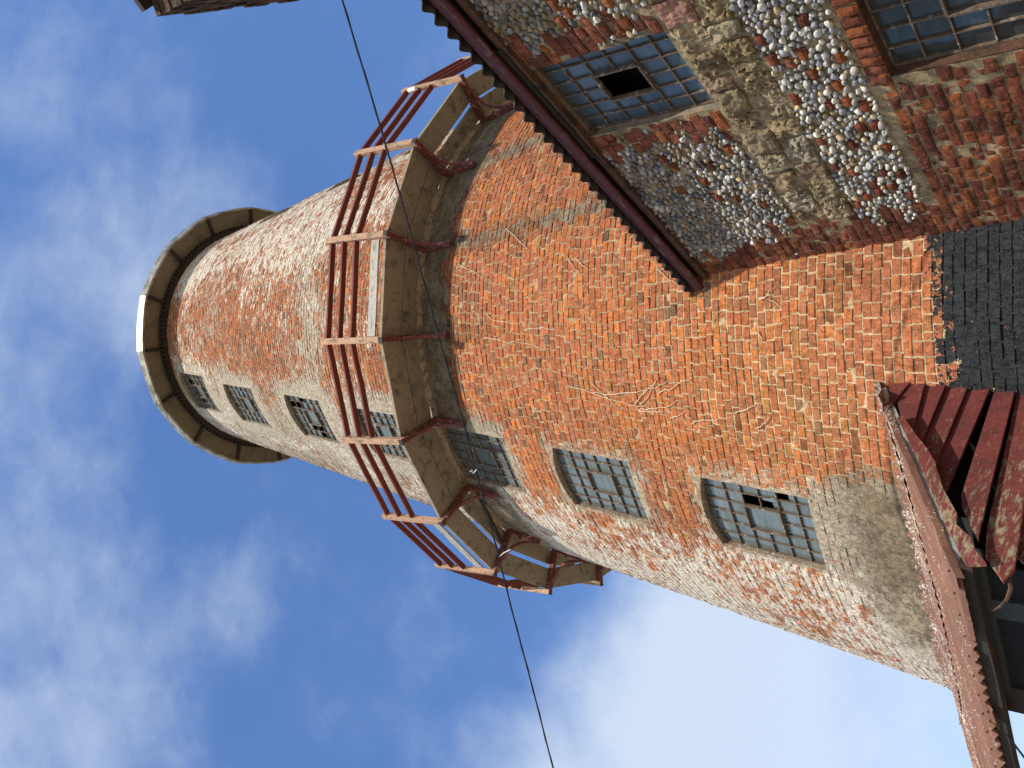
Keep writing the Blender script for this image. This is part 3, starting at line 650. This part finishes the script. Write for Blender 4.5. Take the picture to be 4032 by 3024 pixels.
# courses of brick: quoin, field, window jambs
c = 0; z = GZ
while z < WT-.03:
    hgt = .0665; s = -.45+(c % 2)*.055
    while s < 4.2:
        wl = random.choice([.104, .108, .104, .10, .21]) if z < 1.62 else random.choice([.105, .205, .11])
        sc, zc = s+wl/2, z+hgt/2; ok = False; jb = False
        if zc < 1.70 and -.45 < sc and z+hgt < 1.73: ok = True
        elif is_quoin(sc, zc) or sc < .05: ok = True
        # jambs of the upper window, toothed
        if W1[2]-.02 < zc < W1[3]-.0: 
            tb = .10 if c % 3 else .19
            if W1[0]-tb-.06 < sc < W1[0]+.02: ok = jb = True
            if W1[1]-.02 < sc < W1[1]+tb+.06: ok = jb = True
        if ok and not inW(np.array(sc), np.array(zc), .035 if not jb else .0) and (zc > 0.2 or random.random() < 1):
            s0_, s1_ = s, s+wl-.012
            if jb or True:
                for (a_, b_) in ((W1[0], W1[1]), (W2[0], W2[1])):
                    za, zb_ = (W1[2], W1[3]) if a_ == W1[0] else (W2[2], W2[3])
                    if za-.03 < zc < zb_+.03:
                        if s0_ < a_ < s1_: s1_ = a_-.001
                        if s0_ < b_ < s1_: s0_ = b_+.001
            if s1_-s0_ > .025:
                field = zc < 1.72 and sc > .0
                g_ = .010 if field else .006
                if zc > .5: rough_block(s0_, s1_, z+g_*.5, z+hgt-g_*.5, random.uniform(.002, .011), 34, brickcol(), 6, 4, .007, .35, (-.05 if random.random() < .25 else -.3, random.uniform(-.2, .16), -.6), chip=.022 if random.random() < (.34 if field else .18) else 0)
                occ.append((s0_, s1_, z, z+hgt))
        s += wl
    z += hgt+.0035; c += 1
# flat arch of bricks on end over the lower window
for k in range(14):
    s0_ = W2[0]-.03+k*.072
    rough_block(s0_, s0_+.062, W2[3]+.0, W2[3]+.108, random.uniform(.012, .022), 30, brickcol(), 3, 5, .005, .6, (-.3, random.uniform(-.1, .2), -.6)); occ.append((s0_, s0_+.072, W2[3], W2[3]+.11))
# rough limestone band, two uneven courses
stones = [(.62, .58, .48), (.50, .44, .34), (.40, .33, .24), (.56, .50, .40), (.34, .29, .20), (.50, .40, .32), (.46, .40, .26)]
for (za, zb_) in ((2.19, 2.37), (2.38, 2.575)):
    s = .46
    while s < 4.2:
        wl = random.uniform(.11, .26); hj = random.uniform(-.02, .02)
        t_ = np.array(random.choice(stones))*random.uniform(.8, 1.05)
        if 2.22 < s+wl/2 < 2.42 and za > 2.3: t_ = np.array((.56, .30, .28))
        rough_block(s, s+wl-.016, za+.006+hj*(za > 2.3), zb_-.006+hj*(za > 2.3)*.4, random.uniform(.010, .032), 15, np.minimum(t_*1.45+.10, .85), 22, 16, .034, .5, (-.3, random.uniform(-.2, .1), -.6)); occ.append((s, s+wl, za-.01, zb_+.005))
        s += wl
# odd bricks set among the flints
for _ in range(75):
    s0_ = random.uniform(.5, 3.3); z0_ = random.choice([1.78, 1.86, 1.95, 2.03, 2.11]) if random.random() < .62 else random.uniform(2.64, 3.2)
    if inW(np.array(s0_+.04), np.array(z0_+.03), .12) or any(a-.02 < s0_+.04 < b_+.02 and c_-.03 < z0_+.03 < d_+.03 for a, b_, c_, d_ in occ): continue
    rough_block(s0_, s0_+.082, z0_, z0_+.056, .021, 30, brickcol(), 4, 3, .006, .6, (-.05, -.1, -.6)); occ.append((s0_, s0_+.085, z0_, z0_+.06))
# flints: half buried nodules thrown until they touch
def ico(sub=2):
    import bmesh
    bm = bmesh.new(); bmesh.ops.create_icosphere(bm, subdivisions=sub, radius=1); v = np.array([x.co[:] for x in bm.verts]); f = np.array([[q.index for q in p.verts] for p in bm.faces]); bm.free(); return v, f
IV, IF = ico(3); IVs, IFs = ico(2)
FV, FF, FT, FM = [], [], [], []; fc = 0
grid = {}
occA = np.array(occ)
def free(s, z, r):
    gx, gz = int(s/.08), int(z/.08)
    for i in (-1, 0, 1):
        for j in (-1, 0, 1):
            for (a, b_, r2) in grid.get((gx+i, gz+j), ()):
                if (a-s)**2+((b_-z)*1.12)**2 < (r+r2)**2*.98: return False
    m_ = (occA[:, 0]-r*.5 < s) & (occA[:, 1]+r*.5 > s) & (occA[:, 2]-r*.4 < z) & (occA[:, 3]+r*.4 > z)
    return not m_.any()
pal = [(.34, .345, .35), (.46, .46, .45), (.68, .64, .55), (.74, .71, .62), (.58, .55, .47), (.24, .245, .26), (.52, .40, .23), (.42, .39, .34), (.64, .62, .56)]
pal2 = [(.16, .165, .175), (.10, .105, .115), (.25, .25, .25), (.34, .31, .26), (.30, .21, .12), (.22, .20, .17), (.38, .34, .28), (.24, .18, .12)]
tries = 0
for (sa, sb, za, zb_, n_, p_) in ((.30, 3.9, 1.735, 2.19, 6500, pal), (.05, 3.9, 2.585, 3.57, 13000, pal2)):
    for q in range(n_):
        s, z = random.uniform(sa, sb), random.uniform(za, zb_)
        r = random.choice([.014, .016, .018, .020]) * (1.0 if q > n_*.15 else 1.12)
        if q > n_*.6: r = random.uniform(.010, .014)
        if inW(np.array(s), np.array(z), r+.02) or z-r < za or z+r > zb_+.01 or not free(s, z, r): continue
        grid.setdefault((int(s/.08), int(z/.08)), []).append((s, z, r))
        big = s < 3.3; v0, f0 = (IV, IF) if (big and r > .0135) else (IVs, IFs)
        rot = Matrix.Rotation(random.uniform(-.6, .6), 3, 'Y'); sc = np.array([r*random.uniform(.95, 1.35), r*random.uniform(.8, 1.3), r*random.uniform(.75, 1.0)])
        v1 = v0*sc*(1+(vnoise(v0[:, 0]*1.3+q*.37, v0[:, 1]*1.3+q*.11, v0[:, 2]*1.3, 2)-.5)[:, None]*.85); v1 = v1@np.array(rot)
        dp = r*(.02 if (z > 3.0) else .36 if z < 2.3 else .22)
        ptn = Cw+(s+v1[:, 0])[:, None]*dSn+(dp+v1[:, 1]*.9)[:, None]*nOn+(z+v1[:, 2])[:, None]*np.array([0, 0, 1.])
        if p_ is pal2 and z < 3.0 and random.random() < .55: colr = np.array(random.choice(pal))
        elif p_ is pal2 and s < 1.5 and random.random() < .3: colr = np.array(random.choice(pal))*.8
        else: colr = np.array(random.choice(p_))
        colr = colr*random.uniform(.55, .98)
        vn = vnoise(v0[:, 0]*1.1+q, v0[:, 1]*1.1, v0[:, 2]*1.1, 2)[:, None]; cv_ = colr*(.78+.5*vn)
        FV.append(ptn); FF.append(f0+fc); FT.append(cv_); fc += len(v0)
allV = np.concatenate(LV); allF = np.concatenate(LF)
wall_o = np_mesh('wall', allV, allF, M['rubble'], flint, attrs={'tint': np.concatenate(LT), 'mask': np.concatenate(LM)})
m, N, b, tc = newmat('knapped_flint'); tt_ = attr(N, 'tint').outputs['Color']; nf = N.noise(tc, 55, 4, .6)
finish(N, b, N.mix(N.mapr(nf, .35, .7), N.mix(1, tt_, (.72, .72, .74), 'MULTIPLY'), tt_), N.mapr(nf, .3, .7, .38, .75), nf, .35, .004, .5); M['flint'] = m
fo_ = np_mesh('flint_facing', np.concatenate(FV), np.concatenate(FF), M['flint'], flint, attrs={'tint': np.concatenate(FT)}, smooth=True)
# back, ends and reveals of the wall
mb = MB(); mb.box(Wp(WSA, GZ, -.30), dS*(WSB-WSA), nO*.02, (0, 0, WT-GZ)); mb.box(Wp(WSB, GZ, -.30), dS*.02, nO*.30, (0, 0, WT-GZ))
mb.build('inner_wall', M['black'], flint)
wid = []
for wi, (sa, sb, za, zb_) in enumerate((W1, W2)):
    w_, h_ = sb-sa, zb_-za; rec = .075 if wi == 0 else .075
    o = Wp((sa+sb)/2, za, 0)
    cols, rows = (6, 6) if wi == 0 else (8, 8)
    vent = (2, 4, 2, 4) if wi == 0 else (2, 6, 4, 6)
    fo = make_window(flint, o, dS, Vector((0, 0, 1)), nO, w_, h_, 0, cols, rows, vent, {}, M['wiredglass'] if wi == 0 else M['dimglass'], rec=rec, ventopen=(wi == 0),
                     lab='upper window of blue patterned glass with an open black vent' if wi == 0 else 'lower window of plain clear panes cut off by the picture edge', tone=.3)
    rv = MB()
    mt_ = M['plate'] if wi == 1 else M['render']
    rv.box(Wp(sa-.012, za, -rec-.05), dS*.014, nO*(rec+.040), (0, 0, h_)); rv.box(Wp(sb-.002, za, -rec-.05), dS*.014, nO*(rec+.040), (0, 0, h_))
    rv.box(Wp(sa, zb_-.002, -rec-.05), dS*w_, nO*(rec+.048), (0, 0, .02)); rv.box(Wp(sa, za-.03, -rec-.05), dS*w_, nO*(rec+(.045 if wi == 0 else .060)), (0, 0, .030))
    rv.build('reveal', mt_, fo)
# timber plate, fascia, soffit and corrugated roof
mb = MB(); mb.bar(Wp(-.12, 3.565, .012), Wp(WSB, 3.565, .012), nO*.05, (0, 0, .05), cuts=30, jit=.003); mb.build('wall_plate', M['plate'], flint)
mb = MB(); mb.bar(Wp(1.50, 3.60, .0), Wp(2.55, 3.60, .0), nO*.11, (0, 0, .07)); mb.build('lintel', M['darkwood'], flint)
mb = MB(); mb.box(Wp(-.16, 3.655, -.02), dS*(WSB+.1), nO*.10, (0, 0, .015)); mb.build('soffit', M['darkwood'], flint)
mb = MB(); Kf = 40; rA = []
prof = [(.070, 3.60), (.080, 3.588), (.096, 3.590), (.108, 3.604), (.112, 3.63), (.106, 3.672), (.070, 3.676)]
for k in range(Kf+1):
    s = -.17+(WSB+.17)*k/Kf; jt = random.gauss(0, .0015); rA.append(mb.verts([Wp(s, z_+jt, o_) for o_, z_ in prof]))
for r0, r1 in zip(rA[:-1], rA[1:]):
    for k in range(len(prof)): mb.face([r0+k, r0+(k+1) % 7, r1+(k+1) % 7, r1+k])
mb.face([rA[0]+k for k in range(7)][::-1]); mb.face([rA[-1]+k for k in range(7)]); mb.build('fascia_board', M['fascia'], flint, smooth=False)
def corrugated(P0, e, dn, L, S, pitch, amp, name, mat, parent, thick=.006, rag=0., s_from=0.):
    """P0 top corner, e along the eave, dn down the slope (unit), waves along e"""
    up = e.cross(dn).normalized(); up = up if up.z > 0 else -up; n = int((S-s_from)/pitch*10); V, Fc = [], []
    for k in range(n+1):
        s = s_from+(S-s_from)*k/n; h = amp*math.cos(2*math.pi*s/pitch); sh = int(s/.62); dl = rag*(math.sin(sh*7.3)+math.sin(s*9)*.3)
        for q in (0, .5, 1):
            p_ = P0+e*s+dn*(L*q+(dl if q == 1 else 0))+up*(h+.004*(sh % 2)); V.append(p_); V.append(p_-up*thick)
    for k in range(n):
        a = k*6; b_ = a+6
        for q in (0, 2):
            Fc.append([a+q, a+q+2, b_+q+2, b_+q]); Fc.append([a+q+1, b_+q+1, b_+q+3, a+q+3])
        Fc.append([a+4, a+5, b_+5, b_+4])
    return np_mesh(name, [tuple(p_) for p_ in V], Fc, mat, parent, smooth=True)
dn = (nO*math.cos(R_(24))-Vector((0, 0, math.sin(R_(24))))).normalized(); Lr = 2.6
corrugated(Wp(-.20, 3.695, .15)-dn*Lr, dS, dn, Lr, WSB+.2, .108, .020, 'corrugated_roof', M['rustsheet'], flint, rag=.006)

# ------------------------------------------------------------------ lean-to shed at the foot of the tower
V0 = Vector((.03, 6.22, 0)); eE = Vector((-.8, .6, 0)); eD = Vector((-.6, -.8, 0)); gN = Vector((.8, -.6, 0))
PT = .545; RZ = 2.20; PA = math.atan(PT)
shed = empty('lean_to_shed', V0+eE*1.5+eD*.8+Vector((0, 0, GZ)), 'derelict lean-to with oxide red corrugated roof and broken red weatherboards beside the tower', 'shed')
dsl = (eD*math.cos(PA)-Vector((0, 0, math.sin(PA)))).normalized(); LS = 1.61/math.cos(PA)
corrugated(V0+Vector((0, 0, RZ)), eE, dsl, LS, 5.2, .085, .014, 'corrugated_roof', M['redsheet'], shed, rag=.012)
def Gp(tq, z, off=0.): return V0+eD*tq+gN*off+Vector((0, 0, z))
def Rp(s, tq, h=0.): return V0+eE*s+eD*tq+Vector((0, 0, RZ-PT*tq+h))
# apron sheets lapped up the tower wall above the roof
mb = MB(); a = []; kz = [(7, 2.20), (13, 2.15), (17, 2.115), (26, 2.09), (38, 2.11), (50, 2.20), (60, 2.31), (66, 2.36)]
for k in range(241):
    ph = 8+57*k/240; zt = np.interp(ph, [q[0] for q in kz], [q[1] for q in kz]); wv = .010*math.cos(k*1.05)
    q1 = P(ph, zt+.012*math.cos(k*1.05+1)-.01*(k//24 % 2), .010+abs(wv)); q2 = P(ph, 0, 0, R=rad(2.0)+.24); t2 = (q2-V0).dot(eD); q2.z = RZ-PT*t2+.022+wv*.5
    q3 = P(ph, zt-.05, .018+abs(wv)); a.append(mb.verts([q1, q3, q2]))
for r0, r1 in zip(a[:-1], a[1:]):
    mb.face([r0, r0+1, r1+1, r1]); mb.face([r0+1, r0+2, r1+2, r1+1])
mb.build('apron_flashing', M['redsheet'], shed, smooth=True)
# folded flashing down the verge
mb = MB(); a = []
for k in range(25):
    q = 1.66*k/24; j = random.gauss(0, .003)
    a.append(mb.verts([Rp(.10, q, .018), Rp(-.012+j, q, .020+j), Rp(-.014+j, q, -.022+j)]))
for r0, r1 in zip(a[:-1], a[1:]):
    mb.face([r0, r0+1, r1+1, r1]); mb.face([r0+1, r0+2, r1+2, r1+1])
# flashing turned down over the eave until it is torn off
mb.build('verge_flashing', M['redsheet'], shed)
mb = MB(); a = []
for k in range(30):
    q = -.01+.52*k/29; j = random.gauss(0, .002); rag_ = -.02*max(0, k-22)/8
    a.append(mb.verts([Rp(q, 1.50, .014), Rp(q, 1.63+j+rag_, .016), Rp(q, 1.635+j+rag_, -.012+j)]))
for r0, r1 in zip(a[:-1], a[1:]):
    mb.face([r0, r1, r1+1, r0+1]); mb.face([r0+1, r1+1, r1+2, r0+2])
mb.build('eave_flashing', M['redsheet'], shed)
# weatherboards on the gable, outlines in the wall's plane
BD = [([(.06, 2.09), (-.06, 2.06), (-.06, 1.945), (.30, 2.03)], 0, .03), ([(.20, 2.00), (-.05, 1.95), (-.05, 1.875), (.46, 1.82), (.50, 1.88)], 1, .012),
      ([(-.05, 1.87), (-.05, 1.735), (.68, 1.735), (.47, 1.88)], 0, .0), ([(-.05, 1.73), (-.05, 1.60), (.90, 1.61), (.69, 1.735)], 1, .0),
      ([(-.05, 1.595), (-.05, 1.465), (1.12, 1.505), (.90, 1.61)], 0, .0), ([(-.05, 1.45), (-.05, 1.335), (1.33, 1.255), (1.46, 1.243), (1.38, 1.29), (1.18, 1.385), (1.09, 1.41)], 0, .05),
      ([(-.05, 1.325), (-.05, 1.20), (1.34, 1.07), (1.63, 1.048), (1.71, 1.08), (1.53, 1.20), (1.31, 1.235)], 1, .03),
      ([(-.05, 1.19), (-.05, 1.06), (1.45, .97), (1.55, 1.0), (1.48, 1.07)], 0, .0), ([(-.05, 1.05), (-.05, .92), (1.5, .88), (1.5, .96)], 1, .0), ([(-.05, .91), (-.05, .78), (1.5, .75), (1.5, .87)], 0, .0)]
for poly, mi, sl in BD:
    pm = MB(); pts = []
    zt = max(p_[1] for p_ in poly)
    for (tq, z_) in poly: pts.append(Gp(tq, z_, .012+(zt-z_)*.16+sl*max(tq-.4, 0)))
    i = pm.verts(pts); j = pm.verts([p_-gN*.022 for p_ in pts]); n_ = len(pts); nrm = (pts[1]-pts[0]).cross(pts[2]-pts[0])
    top = [i+k for k in range(n_)]; bot = [j+k for k in range(n_)]
    if nrm.dot(gN) < 0: top, bot = top[::-1], bot[::-1]
    pm.face(top); pm.face(bot[::-1])
    for k in range(n_): pm.face([top[k], bot[k], bot[(k+1) % n_], top[(k+1) % n_]])
    pm.build('weatherboard', M['redboard2'] if mi else M['redboard'], shed, bevel=.002)
# rotten bargeboard hanging under the verge, with its lead edge
mb = MB(); a = []
for k in range(15):
    q = .44+1.19*k/14; zc = RZ-PT*q; j = random.gauss(0, .011); w_ = .072 if k > 2 else .05
    a.append(mb.verts([Gp(q, zc-.040+j*.3, .06+.02*q), Gp(q, zc-.040-w_+j, .06+.035*q), Gp(q, zc-.040-w_+j, .035+.035*q), Gp(q, zc-.040+j*.3, .035+.02*q)]))
for r0, r1 in zip(a[:-1], a[1:]):
    for k in range(4): mb.face([r0+k, r0+(k+1) % 4, r1+(k+1) % 4, r1+k])
mb.face([a[0]+k for k in range(4)][::-1]); mb.face([a[-1]+k for k in range(4)]); mb.build('bargeboard', M['redboard2'], shed)
mb = MB(); mb.bar(Rp(.02, .05, -.035), Rp(.02, 1.58, -.035), gN*.05, (0, 0, .05), cuts=6, jit=.003); mb.build('verge_rafter', M['greyboard'], shed)
# black sheet for the dark inside behind the board gaps, and tarred front wall
mb = MB(); mb.prism([Gp(-.1, GZ, -.14), Gp(1.45, GZ, -.14), Gp(1.45, 1.36, -.14), Gp(-.1, 2.05, -.14)], -gN*.03); mb.build('black_backing', M['black'], shed)
def Fp(s, z, off=0.): return V0+eD*1.607+eE*s+eD*off+Vector((0, 0, z))
mb = MB(); mb.prism([Fp(.10, GZ, -.19), Fp(1.20, GZ, -.19), Fp(1.20, 1.36, -.19), Fp(.10, 1.36, -.19)], eD*.03); mb.build('front_wall', M['tar'], shed)
mb = MB(); mb.box(Fp(.33, GZ, -.16), eE*.14, eD*.025, (0, 0, 1.27-GZ)); mb.build('corner_post', M['slate'], shed)
mb = MB(); mb.box(Fp(1.05, GZ, -.18), eE*.22, eD*.04, (0, 0, 1.30-GZ)); mb.build('door_post', M['darkwood'], shed)
mb = MB(); mb.box(Fp(-.02, 1.235, -.16), eE*1.1, eD*.03, (0, 0, .045)); mb.build('head_rail', M['slate'], shed)
mb = MB(); mb.prism([Gp(1.18, 1.47, -.03), Gp(1.18, 1.36, -.03), Gp(1.42, 1.28, -.03), Gp(1.47, 1.30, -.03)], -gN*.03); mb.build('gusset', M['slate'], shed)
mb = MB(); mb.bar(Fp(-.02, 1.290, -.05), Fp(3.6, 1.290, -.05), eD*.07, (0, 0, .07), cuts=12, jit=.004); mb.build('eave_beam', M['darkwood'], shed)
mb = MB(); mb.prism([Rp(.05, .1, -.05), Rp(.05, 1.5, -.05), Rp(5, 1.5, -.05), Rp(5, .1, -.05)], (0, 0, -.02)); mb.build('roof_lining', M['tar'], shed)
mb = MB(); mb.box(Fp(2.2, GZ, -1.3), eE*2.9, eD*1.1, (0, 0, 1.9+.3)); 
for q in range(44):
    mb = MB(); s_ = .12+q*.17; tq = 1.50 if s_ < 4.6 else 1.5
    if s_ > 4.8: break
    c_ = Rp(s_, tq, .018); mb.box(c_-eE*.005-eD*.005, eE*.010, eD*.010, (0, 0, .010)); mb.build('roof_nail', M['plate'], shed)
# torn sheet ends curling at the eave
for (s, dl) in ((1.72, .06), (1.05, .045)):
    mb = MB(); a = []
    for k in range(7):
        q = k/6; ang = q*2.4; a.append(mb.verts([Fp(s+.0, 1.335-.03*math.sin(ang)-.02*q, .01+dl*(1-math.cos(ang))*.5), Fp(s+.15, 1.330-.035*math.sin(ang)-.03*q, .01+dl*(1-math.cos(ang))*.6)]))
    for r0, r1 in zip(a[:-1], a[1:]): mb.face([r0, r0+1, r1+1, r1])
    mb.build('torn_sheet', M['redsheet'], shed)
mb = MB(); q0 = Gp(1.68, 1.06, .08); mb.tube([q0, q0+Vector((-.05, .03, .0)), q0+Vector((-.11, .05, .02)), q0+Vector((-.155, .07, .055)), q0+Vector((-.185, .09, .09))], [.009, .011, .010, .007, .004], 6); mb.build('rusty_strap', M['plate'], shed)
mb = MB(); pts = [Fp(1.27, 1.25, .02), Fp(1.36, 1.20, .04), Fp(1.47, 1.15, .05), Fp(1.58, 1.125, .05), Fp(1.62, 1.14, .05)]; mb.tube(pts, .007, 6); mb.build('hanging_wire', M['cable'], shed)

# ------------------------------------------------------------------ cable slung across the yard
cabp = [(2.44, 3.51, 4.62), (1.81, 3.76, 4.59), (1.4, 3.93, 4.585), (1.12, 4.04, 4.58), (.7, 4.2, 4.575), (.22, 4.39, 4.57), (-.24, 4.58, 4.565), (-.76, 4.78, 4.565), (-1.23, 4.97, 4.57), (-1.8, 5.19, 4.58), (-2.4, 5.43, 4.585), (-3.16, 5.73, 4.60)]
d0 = (Vector(cabp[0])-Vector(cabp[1])).normalized(); d1 = (Vector(cabp[-1])-Vector(cabp[-2])).normalized()
pts = [Vector(cabp[0])+d0*2.2+Vector((0, 0, .1))]+[Vector(p_) for p_ in cabp]+[Vector(cabp[-1])+d1*4+Vector((0, 0, .25))]
mb = MB(); mb.tube(pts, .0068, 6); fine = []
for p0, p1 in zip(pts[:-1], pts[1:]):
    for q in range(12): fine.append(p0.lerp(p1, q/12)+Vector((0, 0, .007*math.cos(q*.9+p0.x*3)))+Vector((.007*math.sin(q*.9+p0.x*3), 0, 0)))
mb.tube(fine, .0042, 5)
cab = mb.build('overhead_cable', M['cable']); tag(cab, 'thin black twin cable slung across the sky in front of the mill', 'cable')
mb = MB(); c_ = Vector(cabp[4]).lerp(Vector(cabp[5]), 0)
def on_cable(x):
    for p0, p1 in zip(cabp[:-1], cabp[1:]):
        if p0[0] >= x >= p1[0]: return Vector(p0).lerp(Vector(p1), (p0[0]-x)/(p0[0]-p1[0]))
p_ = on_cable(-.62)
mb.tube([p_+Vector((-.012, 0, -.016)), p_+Vector((-.03, 0, .0)), p_+Vector((-.045, 0, .02)), p_+Vector((-.02, 0, .03)), p_+Vector((-.035, 0, .05))], .0035, 5); mb.build('tie', M['tie'], cab)
p_ = on_cable(-1.32); mb = MB(); mb.tube([p_, p_+Vector((.04, 0, -.05)), p_+Vector((.075, 0, -.12))], .0035, 5); mb.build('tie', M['tie'], cab)

# ------------------------------------------------------------------ neighbouring brick wall top, just in view on the right
A0 = Vector((2.52, 2.97, 6.0)); A1 = Vector((3.39, 4.97, 6.0)); ad = (A1-A0).normalized(); an = Vector((ad.y, -ad.x, 0))
nbw = empty('brick_gable', A0+ad*1.2+an*.3+Vector((0, 0, GZ-6)), 'weathered brown brick wall top in shade at the picture edge, with a black coping', 'wall')
V_, F_, T_, c_ = [], [], [], 0
for row in range(22):
    q = -.02 if row < 3 else 0.; zt = 6.0-row*.07; s = (row % 2)*.055-.0
    while s < 2.6:
        o_ = random.uniform(-.010, .006); wl = random.choice([.105, .105, .21]); 
        for (x0, x1, y0, y1, z0_, z1_) in ((s, s+wl-.008, -o_, .25, zt-.062+random.uniform(-.004, .004), zt+random.uniform(-.004, .002)),):
            cs_ = [A0+ad*x+an*y+Vector((0, 0, z_-6)) for z_ in (z0_, z1_) for x, y in ((x0, y0), (x1, y0), (x1, y1), (x0, y1))]
            V_ += [tuple(p_) for p_ in cs_]; F_ += [[c_+k for k in q_] for q_ in ((0, 3, 2, 1), (4, 5, 6, 7), (0, 1, 5, 4), (1, 2, 6, 5), (2, 3, 7, 6), (3, 0, 4, 7))]; c_ += 8
            T_ += [np.array(random.choice([(.22, .13, .085), (.17, .11, .08), (.28, .15, .09), (.14, .10, .075)]))]*8
        s += wl
mo = [A0+ad*.01+an*.012+Vector((0, 0, -1.6)), A0+ad*2.6+an*.012+Vector((0, 0, -1.6))]
for cs_ in ([mo[0], mo[1], mo[1]+an*.23, mo[0]+an*.23, mo[0]+Vector((0, 0, 1.59)), mo[1]+Vector((0, 0, 1.59)), mo[1]+an*.23+Vector((0, 0, 1.59)), mo[0]+an*.23+Vector((0, 0, 1.59))],):
    V_ += [tuple(p_) for p_ in cs_]; F_ += [[c_+k for k in q_] for q_ in ((0, 3, 2, 1), (4, 5, 6, 7), (0, 1, 5, 4), (1, 2, 6, 5), (2, 3, 7, 6), (3, 0, 4, 7))]; T_ += [np.array((.25, .2, .14))]*8; c_ += 8
np_mesh('brickwork', V_, F_, M['masonry'], nbw, attrs={'tint': np.array(T_), 'mask': np.tile([.0, .35, -.6], (c_, 1))})
mb = MB(); mb.box(Vector((2.548, 2.886, 6.004)), Vector((.694, .72, 0)), Vector((.42, -.436, 0)), (0, 0, .045)); mb.box(A0+an*.24+ad*0+Vector((0, 0, -7.6)), an*1.6, ad*2.6, (0, 0, 7.5)); mb.build('coping', M['darkwood'], nbw)

# ------------------------------------------------------------------ ground
mb = MB(); i = mb.verts([(-900, -900, GZ), (900, -900, GZ), (900, 900, GZ), (-900, 900, GZ)]); mb.face([i, i+1, i+2, i+3])
gr = mb.build('ground', M['ground']); gr['kind'] = 'structure'
